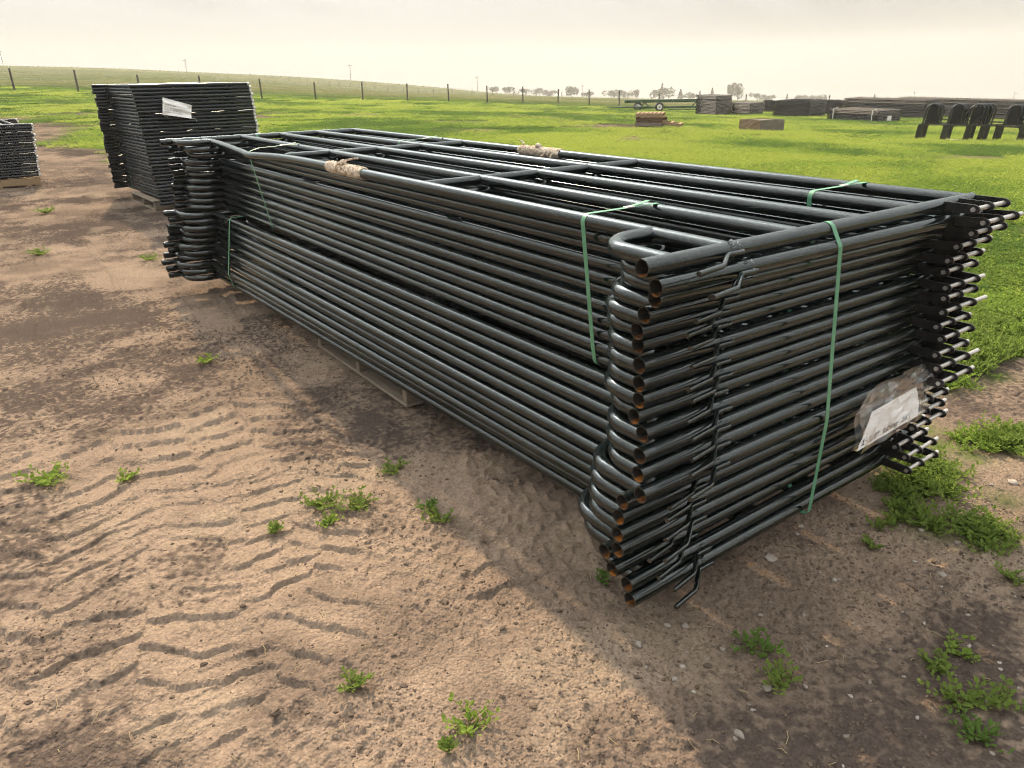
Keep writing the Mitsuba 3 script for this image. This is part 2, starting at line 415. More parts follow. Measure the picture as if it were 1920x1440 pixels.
def soil(p, n, uv):
    big = fbm(p.x * 0.9, p.y * 0.9, 1.0, octaves=4)
    mid = fbm(p.x * 5.5, p.y * 5.5, 7.0, octaves=4)
    fine = noise(p.x * 170, p.y * 170, p.z * 170)
    grit = noise(p.x * 420, p.y * 420, p.z * 420)
    c = mix((0.215, 0.166, 0.128), (0.142, 0.110, 0.087), smoothstep(0.35, 0.65, 0.5 * big + 0.5 * mid))
    c = mix(c, (0.058, 0.047, 0.042), 0.85 * smoothstep(0.45, 0.60, fbm(p.x * 1.15 + 3.3, p.y * 1.15, 9.0, octaves=4) * 0.55 + mid * 0.2 + 0.25 * noise(p.x * 62, p.y * 62, p.z * 62)))
    c = mix(c, (0.25, 0.20, 0.152), 0.45 * smoothstep(0.60, 0.72, fbm(p.x * 2.3, p.y * 2.3, 13.0, octaves=4)))
    return c * (0.55 + 0.55 * fine + 0.34 * grit)


def meadow(p, n, uv):
    r = dr.sqrt(p.x * p.x + p.y * p.y)
    a = fbm(p.x * 0.22, p.y * 0.22, 2.0, octaves=4)
    b = fbm(p.x * 1.7, p.y * 1.7, 5.0, octaves=4)
    near = mix((0.020, 0.040, 0.009), (0.075, 0.120, 0.020), smoothstep(0.3, 0.7, 0.5 * a + 0.5 * b))
    s = fbm(p.x * 0.02, p.y * 0.10, 8.0, octaves=5)
    t = fbm(p.x * 0.6, p.y * 0.6, 18.0, octaves=4)
    hay = mix((0.112, 0.112, 0.052), (0.062, 0.082, 0.028), smoothstep(0.35, 0.62, 0.6 * s + 0.4 * t))
    return mix(near, hay, smoothstep(60, 100, r + 30 * (s - 0.5)))


mat('soil_plain', {'type': 'diffuse', 'reflectance': proc(soil)})
mat('soil_mat', {'type': 'bumpmap', 'arbitrary': proc(lambda p, n, uv: 0.0036 * noise(p.x * 190, p.y * 190) + 0.0050 * fbm(p.x * 60, p.y * 60, octaves=2), eps=1.5e-3), 'bsdf': {'type': 'ref', 'id': 'soil_plain'}})
mat('meadow_mat', {'type': 'diffuse', 'reflectance': proc(meadow)})
mat('ground_mat', {'type': 'blendbsdf', 'weight': proc(lambda p, n, uv: dr.clip(uv.x, 0, 1)), 'bsdf_0': {'type': 'ref', 'id': 'soil_mat'}, 'bsdf_1': {'type': 'ref', 'id': 'meadow_mat'}})
scene['ground'] = mikit.ply((gv, quads), 'ground_mat', smooth=True, uv=guv)
labels['ground'] = {'label': 'bare tracked soil of the yard running into green meadow and a low hill', 'kind': 'structure'}


def gz(x, y):
    return float(surface(np.array([float(x)]), np.array([float(y)]))[0])


# ------------------------------------------------------------------ the big front stack: 22 panels in two banded bundles
R0, PITCH, ZTOP, LEN, STUB = 0.0216, 0.0437, 1.049, 4.652, 0.2866
RAILX = [0.0, 0.2775, 0.568, 0.855, 1.157]
STAYY = [1.497, 3.038]
OFF = [[-0.0016, -0.0092, -0.0038], [0.0235, -0.0305, -0.0004], [0.0685, 0.0141, -0.0011], [0.0618, 0.0407, -0.008], [0.0591, 0.0583, -0.0067], [0.0796, 0.0729, -0.0069], [0.064, 0.0502, -0.0068],
       [0.0578, 0.0427, -0.0099], [0.0587, 0.0408, -0.0085], [0.0515, 0.0473, -0.0078], [0.0619, 0.0269, -0.0116], [0.0346, 0.009, -0.0241], [0.0227, -0.0025, -0.017], [0.0102, -0.0258, -0.0189],
       [0.0036, 0.0279, -0.0151], [-0.0034, 0.0318, -0.0164], [-0.0135, 0.0245, -0.0218], [-0.0147, 0.0189, -0.0165], [-0.0029, 0.0818, -0.0246], [0.0013, 0.0569, -0.0313], [0.0288, 0.0274, -0.0336], [0.0308, 0.0145, -0.0327]]
rng = np.random.default_rng(5)


def arc(c, r, a0, a1, n=9):
    a = np.linspace(math.radians(a0), math.radians(a1), n)
    return [(c[0] + r * math.cos(t), c[1] + r * math.sin(t), 0) for t in a]


def foot_path(y0, sgn):
    """the foot bend: from the lower rail out beside the post, round a quarter turn, and into the post"""
    fy, fx, r = 0.252, -0.197, 0.118
    P = [(0.0, fy, 0), (-0.04, fy, 0)] + arc((fx + r, fy - r), r, 90, 180) + [(fx, 0.05, 0), (fx, 0.0, 0)]
    return [(x, y0 + sgn * y, z) for x, y, z in P]


def smooth_path(P, n):
    P = np.asarray(P, float)
    s = np.r_[0, np.cumsum(np.linalg.norm(np.diff(P, axis=0), axis=1))]
    from scipy.interpolate import PchipInterpolator
    return PchipInterpolator(s, P)(np.linspace(0, s[-1], n))


PT, PB = 'black_paint', 'black_paint'
post_shape = mikit.ply(tube([(-STUB, 0, 0), (0, 0, 0), (0.6, 0, 0), (1.185, 0, 0)], R0, 24, 'ring', 0.90), PT, smooth=40)
bore_v, bore_f = tube([(-STUB, 0, 0), (-STUB + 0.06, 0, 0), (-STUB + 0.16, 0, 0)], R0 * 0.90, 20, 'none')
bore_shape = mikit.ply((bore_v, bore_f[:, ::-1]), {'type': 'twosided', 'bsdf': {'type': 'ref', 'id': 'rust'}}, smooth=True)
rail_shape = mikit.ply(tube([(0, 0.008, 0), (0, 1.5, 0), (0, 3.1, 0), (0, LEN - 0.008, 0)], R0 * 0.985, 20, 'none'), PT, smooth=True)
dent = [(0, 0.008, 0), (0, 1.4, 0), (0, 2.3, 0), (-0.006, 2.75, -0.001), (-0.022, 3.05, -0.004), (-0.05, 3.30, -0.012), (-0.064, 3.42, -0.016), (-0.056, 3.52, -0.014), (-0.033, 3.85, -0.007), (-0.012, 4.25, 0), (0, LEN - 0.008, 0)]
dent_shape = mikit.ply(tube(smooth_path(dent, 60), R0 * 0.985, 20, 'none'), PT, smooth=True)
stay_shape = mikit.ply(tube([(0.008, 0, 0), (0.5, 0, 0), (1.15, 0, 0)], R0 * 0.90, 16, 'none'), PT, smooth=True)
foot_shape = mikit.ply(tube(foot_path(0, 1), R0 * 0.985, 20, 'none'), PT, smooth=True)
foot_far_shape = mikit.ply(tube(foot_path(LEN, -1), R0 * 0.985, 20, 'none'), PT, smooth=True)
latch_path = [(0.022, -R0 - 0.006, 0), (-0.030, -R0 - 0.006, 0), (-0.040, -R0 - 0.010, 0), (-0.100, -0.074, -0.002), (-0.113, -0.080, -0.003), (-0.205, -0.093, -0.004)]
latch_shape = mikit.ply(tube(latch_path, 0.0068, 10, 'flat'), PT, smooth=40)


def bead(n, size, seed):
    """a ring of weld spatter round a joint at the origin (axis x)"""
    g = np.random.default_rng(seed)
    ms = []
    for k in range(n):
        a = g.uniform(0, 2 * np.pi)
        s = trimesh.creation.icosphere(1, size * g.uniform(0.5, 1))
        v = np.array(s.vertices) * [1.6, 1, 1] + [g.uniform(-0.003, 0.003), (R0 + 0.001) * math.cos(a), (R0 + 0.001) * math.sin(a)]
        ms.append((v, np.array(s.faces)))
    return joined(ms)


def hinge_plate():
    """a flat lug with a rounded, drilled end: normal along x, reaching out along -y"""
    from shapely.geometry import Point, box as sbox
    from shapely import affinity
    s = sbox(-0.122, -0.019, -0.008, 0.019).buffer(0)
    s = sbox(-0.100, -0.0185, -0.008, 0.0185).union(affinity.scale(Point(-0.100, 0).buffer(0.0185, 12), 1.15, 1.0)).difference(Point(-0.102, 0).buffer(0.0085, 10))
    m = trimesh.creation.extrude_polygon(s, 0.006)
    v = np.array(m.vertices)
    return np.stack([v[:, 2] - 0.003, v[:, 0], v[:, 1]], -1), np.array(m.faces)


lug_shape = mikit.ply((hinge_plate()[0] * [1, 1, 0.78], hinge_plate()[1]), 'dull_black', smooth=30)
pin_lens = [0.0, 0.045, 0.012, 0.02, 0.03, 0.015, 0.05, 0.01, 0.09, 0.02, 0.0, 0.02, 0.08, 0.03, 0.012, 0.02, 0.028, 0.03, 0.018, 0.025, 0.03, 0.02]
bead_shapes = [mikit.ply(bead(26, 0.0022, 40 + k), PT, smooth=True) for k in range(3)]


bead_pale = mikit.ply(bead(22, 0.0017, 77), 'weld_fleck', smooth=True)


def tr(x=0, y=0, z=0):
    return np.array([float(x), float(y), float(z)])


CENTER = []
for i in range(22):
    da, db, rt = OFF[i]
    R = rot2(rt)
    # rotate about the near post: x' = x + rt*y
    base = np.array([da, db, ZTOP - i * PITCH])
    CENTER.append((da, db, rt, base[2]))
    bundle = 'upper' if i < 11 else 'lower'
    if i == 0:
        lab = 'top panel of the big front stack, black tube rails, its nearest rail dented and twine-wrapped'
    elif i == 21:
        lab = 'bottom black tube panel of the big front stack, resting on the pallet'
    elif i == 11:
        lab = 'top black panel of the lower bundle, twelfth from the top of the big front stack'
    else:
        lab = f'black tube panel, {ORD[i]} from the top of the big front stack, {bundle} bundle'
    k = thing('livestock_panel', lab, 'livestock panel', 'panels in the big front stack')

    def put(name, shape, t=(0, 0, 0), Q=None, parent=None, label=None):
        RR = R if Q is None else R @ Q
        return part(parent or k, name, shape, label, None, xf(RR, base + R @ np.asarray(t, float)))
    e = put('end_post', post_shape)
    put('bore', bore_shape, parent=e, label='open rusty inside of the post end')
    e2 = put('end_post', post_shape, (0, LEN, 0))
    put('bore', bore_shape, (0, LEN, 0), parent=e2)
    for j, x in enumerate(RAILX):
        if i == 0 and j == 0:
            put('rail', dent_shape, (x, 0, 0), label='dented lowest rail')
        else:
            put('rail', rail_shape, (x, 0, 0))
    for y in STAYY:
        put('stay', stay_shape, (0, y + rng.normal(0, 0.004), 0))
    put('foot_bend', foot_shape)
    put('foot_bend', foot_far_shape)
    jig = rng.normal(0, 0.006)
    tw = math.radians(rng.normal(0, 5))
    Q = np.array([[1, 0, 0], [0, math.cos(tw), -math.sin(tw)], [0, math.sin(tw), math.cos(tw)]])
    put('latch_rod', latch_shape, (jig, 0, 0), Q)
    put('weld', bead_shapes[i % 3], (-0.005 + jig, -0.004, 0))
    if i < 3:
        put('weld', bead_pale, (0.012 + jig, -0.006, 0.002), label='pale weld spatter by the latch rod')
    lx = [0.985, 1.075, 1.178]
    dz = rng.normal(0, 0.0015)
    tilt = math.radians(rng.normal(0, 2.5))
    Q = np.array([[1, 0, 0], [0, math.cos(tilt), -math.sin(tilt)], [0, math.sin(tilt), math.cos(tilt)]])
    for x in lx:
        put('hinge_lug', lug_shape, (x, 0, dz), Q)
    pin = mikit.ply(tube([(lx[0] - 0.006, 0, 0), (1.05, 0, 0), (lx[2] + 0.012 + pin_lens[i], 0, 0)], 0.0072, 10, 'flat'), 'bare_steel', smooth=40)
    put('hinge_pin', pin, Q @ np.array([0, -0.102, 0]) + np.array([0, 0, dz]), None)


def at_y(i, x, y):
    da, db, rt, z = CENTER[i]
    return np.array([da + x + rt * y, z])


def ribbon(path, axis, w, th=0.0012, closed=True, skew=0.0, ref=0.0):
    """a flat band of width w along 'axis' (0 or 1), through points given in the other two coordinates"""
    P = np.asarray(path, float)
    n = len(P)
    nxt, prv = np.roll(P, -1, 0), np.roll(P, 1, 0)
    if not closed:
        nxt[-1], prv[0] = P[-1] * 2 - P[-2], P[0] * 2 - P[1]
    t = nxt - prv
    t /= np.linalg.norm(t, axis=1, keepdims=True) + 1e-12
    nn = np.stack([t[:, 1], -t[:, 0]], -1)
    V = []
    for k in range(n):
        for q, s in ((P[k], -w / 2), (P[k], w / 2), (P[k] + nn[k] * th, w / 2), (P[k] + nn[k] * th, -w / 2)):
            o = s + skew * (q[0] - ref)
            V.append((q[0], o, q[1]) if axis == 1 else (o, q[0], q[1]))
    F = []
    for k in range(n if closed else n - 1):
        b, c = 4 * k, 4 * ((k + 1) % n)
        for e in range(4):
            f = (e + 1) % 4
            F += [[b + e, b + f, c + f], [b + e, c + f, c + e]]
    return np.array(V), np.array(F)


def hull_path(circles, extra=0.0012):
    pts = []
    for c, r in circles:
        a = np.arange(28) * 2 * np.pi / 28
        pts.append(np.stack([c[0] + (r + extra) * np.cos(a), c[1] + (r + extra) * np.sin(a)], -1))
    pts = np.vstack(pts)
    h = ConvexHull(pts)
    return pts[h.vertices][::-1]


def long_strap(panels, rails, y, label, w=0.017, skew=0.0, off=0.0):
    ci = [(at_y(i, RAILX[j], y), R0) for i in panels for j in rails]
    if 0 in panels and 0 in rails and 3.0 < y < 3.9:
        ci.append((np.array([at_y(0, 0, y)[0] - 0.05, at_y(0, 0, y)[1] - 0.01]), R0))
    v, f = ribbon(hull_path(ci), 1, w, skew=skew, ref=at_y(panels[0], 0, y)[0])
    k = single('packing_strap', mikit.ply((v + [0, y, 0], f), 'strap_green', smooth=25), label, 'strap', 'green packing straps on the big front stack')
    xm = at_y(panels[0], 0.5 * (RAILX[rails[0]] + RAILX[rails[1]]), y)[0] + 0.02
    zt = CENTER[panels[0]][3] + R0 + 0.0012
    if panels[0] == 0:
        yy = y + skew * (xm - at_y(0, 0, y)[0])
        part(k, 'seal', mikit.ply(box(xm - 0.016, xm + 0.016, yy - w / 2 - 0.0016, yy + w / 2 + 0.0016, zt - 0.0012, zt + 0.0028, 0.0008), 'bare_steel', smooth=25), 'small crimped metal seal')
        t = smooth_path([(xm + 0.016, 0, zt + 0.002), (xm + 0.05, 0.004, zt + 0.006), (xm + 0.085, 0.010, zt + 0.011)], 8)
        tv_, tf_ = ribbon(np.stack([t[:, 0], t[:, 2]], -1), 1, w, closed=False)
        part(k, 'loose_tail', mikit.ply((tv_ + [0, yy + 0.006, 0], tf_), 'strap_green', smooth=25))
    return k


up, low = list(range(11)), list(range(11, 22))
long_strap(up, [0, 1], 0.50, 'green packing strap round the upper bundle just left of the right foot bends')
long_strap(up, [0, 1], 3.42, 'thin green packing strap round the upper bundle by the dented rail', skew=0.35)
long_strap(low, [0, 1], 4.04, 'green packing strap round the lower bundle at its far left end')
long_strap(low, [0, 1], 0.31, 'green packing strap round the lower bundle, mostly hidden behind the right foot bends')
long_strap(up, [3, 4], 0.345, 'green packing strap over the two farthest top rails at the right end of the stack')
long_strap(up, [3, 4], 3.28, 'green packing strap over the two farthest top rails near the middle of the stack')


def cross_strap(x, yend, label, x2=None):
    ci = []
    for i in range(22):
        da, db, rt, z = CENTER[i]
        ci.append((np.array([db + yend, z]), R0))
    # the band follows the face of the posts: hull of the posts only
    p = hull_path(ci)
    v, f = ribbon(p, 0, 0.017)
    lean = (x2 - x) if x2 is not None else 0.0
    v = v + [1, 0, 0] * np.array(x) + np.outer((ZTOP - v[:, 2]) / 0.9 * lean, [1, 0, 0])
    single('packing_strap', mikit.ply((v, f), 'strap_green', smooth=25), label, 'strap', 'green packing straps on the big front stack')


cross_strap(0.395, 0.0, 'long green packing strap down the right end face of the big stack', 0.52)
cross_strap(0.36, LEN, 'green packing strap round the far left end posts, a short piece showing on top')


# twine wraps round two rails of the top panel
def wrap_mesh(length, seed, tails):
    g = np.random.default_rng(seed)
    n, m = 150, 36
    s = np.linspace(0, 1, n)
    a = np.arange(m) * 2 * np.pi / m
    S, A = np.meshgrid(s, a, indexing='ij')
    ph = S * length / 0.017 + A / (2 * np.pi)
    prof = 0.0022 + 0.0034 * np.abs(np.sin(np.pi * ph)) + 0.008 * (meshkit.fbm(np.stack([S * 30, np.cos(A) * 2.2, np.sin(A) * 2.2], -1), 4, seed) - 0.4)
    end = np.clip(np.minimum(S, 1 - S) / 0.03, 0, 1)
    rr = R0 + 0.0006 + prof * (0.35 + 0.65 * end)
    V = np.stack([rr * np.cos(A), S * length, rr * np.sin(A)], -1).reshape(-1, 3)
    i, j = np.arange(n - 1)[:, None] * m, np.arange(m)[None]
    k = (j + 1) % m
    F = np.concatenate([np.stack([i + j, i + m + j, i + m + k], -1).reshape(-1, 3), np.stack([i + j, i + m + k, i + k], -1).reshape(-1, 3)])
    ms = [(V, F)]
    knot = trimesh.creation.icosphere(3, 0.016)
    kv = np.array(knot.vertices)
    kv = kv * (0.8 + 0.5 * meshkit.fbm(kv * 90, 3, seed)[:, None]) + [-0.008, length * 0.52, R0 + 0.008]
    ms.append((kv, np.array(knot.faces)))
    for t in tails:
        P = smooth_path(t, 12)
        w = np.linspace(0.006, 0.0035, 12)
        ms.append(tube(P, w, 7, 'flat'))
    return joined(ms)


k = thing('twine_wrap', 'beige twine wrapping knotted round the nearest top rail of the big stack', 'twine wrap')
W = wrap_mesh(0.40, 3, [[(-0.01, 0.20, 0.03), (0.01, 0.19, 0.045), (0.05, 0.165, 0.05)], [(-0.012, 0.21, 0.03), (-0.03, 0.235, 0.02), (-0.032, 0.25, 0.0)]])
scene[k] = mikit.ply((W[0] + [-0.007, 2.01, ZTOP], W[1]), 'twine', smooth=True)
k = thing('twine_wrap', 'pale frayed twine wrapping on the farthest top rail of the big stack', 'twine wrap')
W = wrap_mesh(0.37, 8, [[(0.0, 0.34, 0.03), (0.01, 0.37, 0.045), (0.0, 0.385, 0.05)], [(-0.02, 0.05, 0.0), (-0.045, 0.04, -0.02), (-0.05, 0.03, -0.045)], [(-0.02, 0.11, 0.0), (-0.04, 0.13, -0.02), (-0.045, 0.15, -0.04)]])
scene[k] = mikit.ply((W[0] + [1.148, 2.06, ZTOP], W[1]), 'twine', smooth=True)


# clear bag with its paper slip, tucked between the post ends
def sheet(outline_u, nu, nv, fn):
    """grid sheet: outline_u(v) -> (u0, u1)"""
    V, F = [], []
    for b in range(nv + 1):
        v = b / nv
        u0, u1 = outline_u(v)
        for a in range(nu + 1):
            V.append(fn(u0 + (u1 - u0) * a / nu, v))
    for b in range(nv):
        for a in range(nu):
            p = b * (nu + 1) + a
            F += [[p, p + 1, p + nu + 2], [p, p + nu + 2, p + nu + 1]]
    return np.array(V), np.array(F)


BAGO, BU = np.array([0.615, -0.068, 0.335]), np.array([0.997, 0.0, 0.07])
BAGH = np.array([0.025, 0.012, 0.185])


def bag_fn(amp, lift, seed, fr=1.0):
    def f(u, v):
        q = np.array([[u * 9 * fr, v * 3.2 * fr, seed]])
        d = (meshkit.fbm(q, 4, seed)[0] - 0.5) * amp * (0.35 + v) + abs(meshkit.noise(q * 1.7, seed + 1)[0] - 0.5) * amp * 0.8
        return BAGO + BU * u + BAGH * v + np.array([0.0, -1.0, 0.06]) * (d + lift)
    return f


def bag_outline(v):
    return (0.012 * math.sin(v * 8), 0.355 + 0.045 * math.sin(v * 2.6) - 0.03 * v + 0.008 * math.sin(v * 11))


bag = thing('plastic_bag', 'clear plastic bag with printed paper slip, tucked into the right end of the big stack', 'plastic bag')
part(bag, 'film', mikit.ply(sheet(bag_outline, 60, 26, bag_fn(0.045, 0.012, 7)), 'clear_film', smooth=True))
part(bag, 'film', mikit.ply(sheet(bag_outline, 30, 14, bag_fn(0.02, -0.006, 17)), 'clear_film', smooth=True))
part(bag, 'paper_slip', mikit.ply(sheet(lambda v: (0.012 + 0.045 * v, 0.365 - 0.05 * v * v), 40, 14, lambda u, v: bag_fn(0.012, 0.004, 31, 0.8)(u, v * 0.62)), 'paper', smooth=True), 'white paper slip with grey print')
txt = meshkit.text_mesh('1-5/8"   tubing   16\'', 0.0205, 0.0006)
tv, tf = np.array(txt.vertices), np.array(txt.faces)
pv = np.array([bag_fn(0.012, 0.004, 31, 0.8)(0.030 + a / 0.99, (0.012 + b) / 0.195) for a, b in tv[:, :2]]) + np.outer(tv[:, 2] + 0.0006, [0.0, -1.0, 0.06])
part(bag, 'lettering', mikit.ply((pv, tf), 'ink'))


# ------------------------------------------------------------------ pallets
def pallet(label, x0, x1, y0, y1, z0, h, ang, wood, long_axis='y', nb=7, name='wooden_pallet', group=None, tilt=None, origin=None, missing=(), seed=0):
    """stringers across, boards along y on top, edge boards below; built about its own corner then turned"""
    g = np.random.default_rng(seed)
    k = thing(name, label, 'pallet', group)
    o = np.array([x0, y0, z0]) if origin is None else np.array(origin, float)
    lx, ly = x1 - x0, y1 - y0
    tb = 0.016
    def p(nm, b):
        part(k, nm, mikit.ply(turned(b, ang, o, tilt), wood, smooth=25))
    for s in (0.0, 0.5, 1.0):
        yy = s * (ly - 0.04)
        p('stringer', box(0.004, lx - 0.004, yy, yy + 0.04, tb, h - tb, 0.003))
    for j in range(3):
        xx = j * (lx - 0.09) / 2
        p('bottom_board', box(xx, xx + 0.09, -0.004, ly + 0.004, 0, tb, 0.002))
    for j in range(nb):
        if j in missing:
            continue
        xx = j * (lx - 0.085) / (nb - 1) + g.uniform(-0.006, 0.006)
        p('deck_board', box(xx, xx + 0.085, -0.004, ly + 0.004, h - tb, h, 0.002))
    return k


pallet('grey wooden pallet under the middle of the big front stack', -0.012, 1.12, 1.765, 2.855, 0.003, 0.108, 0.0, 'grey_wood')


# ------------------------------------------------------------------ the two smaller stacks behind
def short_stack(name_where, n, z0, pitch, r, x_stub, x_end, rails, ynear, length, xs, rots, ys, seed, group, sleeve, foot):
    g = np.random.default_rng(seed)
    ps = mikit.ply(tube([(x_stub, 0, 0), (0.5 * (x_stub + x_end), 0, 0), (x_end, 0, 0)], r, 12, 'flat'), 'satin_black', smooth=40)
    cap = mikit.ply(tube([(x_end - 0.022, 0, 0), (x_end + 0.004, 0, 0)], r * 1.03, 12, 'flat'), 'white_cap', smooth=40)
    sl = mikit.ply(tube([(x_stub - 0.004, 0, 0), (x_stub + sleeve, 0, 0)], r * 1.13, 12, 'flat'), 'satin_black', smooth=40)
    rl = mikit.ply(tube([(0, 0.004, 0), (0, length / 2, 0), (0, length - 0.004, 0)], r * 0.97, 12, 'none'), 'satin_black', smooth=True)
    for i in range(n):
        t = i / (n - 1)
        z = z0 + (n - 1 - i) * pitch
        lab = f'{ORD[i]} black panel from the top of the {name_where}' if i else f'topmost black panel of the {name_where}'
        k = thing('short_panel', lab, 'livestock panel', group)
        R = rot2(rots[0] + (rots[1] - rots[0]) * t + g.normal(0, 0.003))
        b = np.array([xs[0] + (xs[1] - xs[0]) * t + g.normal(0, 0.007), ynear + g.normal(0, 0.007) + ys * t, z])

        def put(nm, s, tt, parent=None):
            return part(parent or k, nm, s, None, None, xf(R, b + R @ np.asarray(tt, float)))
        for yy in (0, length):
            e = put('end_post', ps, (0, yy, 0))
            put('cut_end', cap, (0, yy, 0), e)
            if sleeve:
                put('post_sleeve', sl, (0, yy, 0), e)
        for x in rails:
            put('rail', rl, (x, 0, 0))


short_stack('tall leaning stack behind the big one', 34, 0.140, 0.0377, 0.0187, 0.0, 1.29, [0.165, 0.46, 0.77, 1.085], 8.25, 2.0, (0.222, 0.29), (-0.046, -0.075), 0.0, 3,
            'panels in the tall stack behind left', 0.11, True)
short_stack('low stack cut by the left picture edge', 20, 0.152, 0.0375, 0.0187, -1.25, 0.0, [-1.1, -0.98, -0.86, -0.74, -0.62, -0.5, -0.37, -0.235], 12.5, 1.95, (-0.46, -0.515), (-0.03, -0.03), 0.0, 9,
            'panels in the low stack at the left edge', 0.0, False)
pallet('grey wooden pallet under the tall leaning stack', 0.30, 1.35, 8.68, 9.78, 0.0, 0.118, 0.05, 'grey_wood', seed=3)
pallet('pale wooden pallet under the low stack at the left edge', -1.62, -0.53, 12.47, 13.6, 0.0, 0.13, 0.0, 'pale_wood', seed=4)


def smalltube_strap():
    pts = []
    for i in range(34):
        t = i / 33
        x = 0.222 + 0.07 * t + 0.165
        z = 0.14 + (33 - i) * 0.0377
        for dx in (0, 0.30):
            pts.append((np.array([x + dx - 0.075 + 0.05 * (1 - t) - 0.06 * t, z]), 0.0185))
    v, f = ribbon(hull_path(pts), 1, 0.014)
    single('packing_strap', mikit.ply((v + [0, 9.95, 0], f), 'strap_green', smooth=25), 'dark green packing strap down the left face of the tall leaning stack', 'strap')


smalltube_strap()
# the paper sign tied to the tall stack
SP = np.array([[0.469, 8.19, 1.092], [0.763, 8.19, 1.037], [0.795, 8.20, 1.176], [0.501, 8.20, 1.268]])


def sign_fn(u, v):
    p = (SP[0] * (1 - u) + SP[1] * u) * (1 - v) + (SP[3] * (1 - u) + SP[2] * u) * v
    q = np.array([[u * 3.1, v * 3.3, 2.0]])
    return p + np.array([0, -1, 0.0]) * ((meshkit.fbm(q, 3, 6)[0] - 0.5) * 0.05 + 0.006 * math.sin(v * 11 + u * 2) + 0.02)


sign = thing('paper_sign', 'white crumpled paper sign with printed lines tied to the tall leaning stack', 'sign')
part(sign, 'sheet', mikit.ply(sheet(lambda v: (0.0, 1.0), 26, 18, sign_fn), 'paper', smooth=True))
for text, h, u0, v0, m in (('QTY.27pcs', 0.016, 0.07, 0.60, 'ink'), ('1- 4 x rails & post panels', 0.011, 0.07, 0.45, 'grey_ink'), ('Panels: Panels 27 pcs', 0.012, 0.07, 0.31, 'grey_ink'), ('loading of standard panels', 0.011, 0.07, 0.18, 'grey_ink')):
    tm = meshkit.text_mesh(text, h, 0.0008)
    v_ = np.array(tm.vertices)
    w_ = np.array([sign_fn(u0 + a / 0.30, v0 + b / 0.165) for a, b in v_[:, :2]]) + np.outer(v_[:, 2] + 0.0012, [0, -1, 0])
    part(sign, 'lettering', mikit.ply((w_, tm.faces), m))
for t in ([(0.47, 8.17, 1.092), (0.50, 8.16, 1.075), (0.52, 8.17, 1.05)], [(0.763, 8.17, 1.037), (0.80, 8.15, 1.035), (0.81, 8.17, 1.0)]):
    part(sign, 'tie_string', mikit.ply(tube(smooth_path(t, 10), 0.0016, 6), 'white_paint', smooth=True))


# ------------------------------------------------------------------ fences, poles
def fence(name, label, pts, h, r, wires, seed):
    g = np.random.default_rng(seed)
    k = thing(name, label, 'fence')
    tops = []
    for (x, y, z) in pts:
        zz = float(terrain(np.array([x]), np.array([y]))[0])
        l = g.normal(0, 0.025, 2)
        hh = h * g.uniform(0.93, 1.06)
        part(k, 'fence_post', mikit.ply(tube([(x, y, zz - 0.3), (x + l[0] * hh, y + l[1] * hh, zz + hh)], [r, r * 0.9], 8), 'post_wood', smooth=40))
        tops.append((x, y, zz))
    for w in wires:
        P = np.array([(x, y, z + w) for x, y, z in tops])
        part(k, 'wire', mikit.ply(tube(P, 0.0045, 4, 'none'), 'wire', smooth=True))


FENCE = [(-14.6, 57.9, 0), (-10.4, 57.6, 0), (-6.2, 57.3, 0), (-1.9, 57.1, 0)] + [c for c in CTL[:16].tolist()] + [(64.6, 51.5, 0), (69.5, 50.2, 0), (75, 49, 0), (81, 47.5, 0)]
fence('fence', 'line of grey wooden posts and thin wire crossing the meadow behind the yard', FENCE, 1.3, 0.065, (0.35, 0.7, 1.05), 2)
FAR_POSTS = [(100.69, 323.57), (103.44, 314.72), (103.93, 307.61), (102.93, 294.87), (103.47, 287.61), (104.33, 280.32), (103.46, 270.07), (103.5, 260.6), (104.24, 253.32), (104.72, 246.2), (105.4, 239.01), (106.75, 224.56),
             (106.17, 214.41), (106.33, 205.0), (106.09, 195.8), (105.26, 185.79), (106.4, 178.38), (107.76, 170.77), (108.88, 163.29), (110.04, 155.89), (111.13, 148.45), (113.94, 142.47), (116.5, 136), (119, 129)]
fence('field_fence', 'far line of small fence posts running up the hay hill', [(x, y, 0) for x, y in FAR_POSTS], 1.25, 0.09, (0.6, 1.0), 4)
for (x, y, z), h, lab in (((30.46, 534.44, 9.23), 8.2, 'wooden power pole at the left picture edge on the hill top'), ((113.07, 474.39, 4.37), 7.0, 'wooden power pole on the hill behind the tall leaning stack'),
                          ((186.58, 420.02, -1.82), 8.8, 'power pole on the hill slope left of centre, tallest against the sky'), ((242.76, 377.69, -8.07), 8.0, 'power pole where the hill meets the flat land'),
                          ((310.31, 367.67, -13.02), 7.0, 'small power pole above the hazy tree line'), ((470.56, 252.65, -19.54), 6.5, 'power pole behind the long black stacks at right'),
                          ((519.07, 218.18, -20.83), 6.5, 'power pole at the far right above the bale feeder frames')):
    k = thing('power_pole', lab, 'power pole', 'power poles on the horizon')
    part(k, 'pole', mikit.ply(tube([(x, y, z - 3), (x, y, z + h)], [0.20, 0.15], 7), 'far_pole', smooth=40))
    part(k, 'crossarm', mikit.ply(turned(box(-1.25, 1.25, -0.09, 0.09, h - 0.55, h - 0.35), math.radians(-35), (x, y, z)), 'far_pole'))


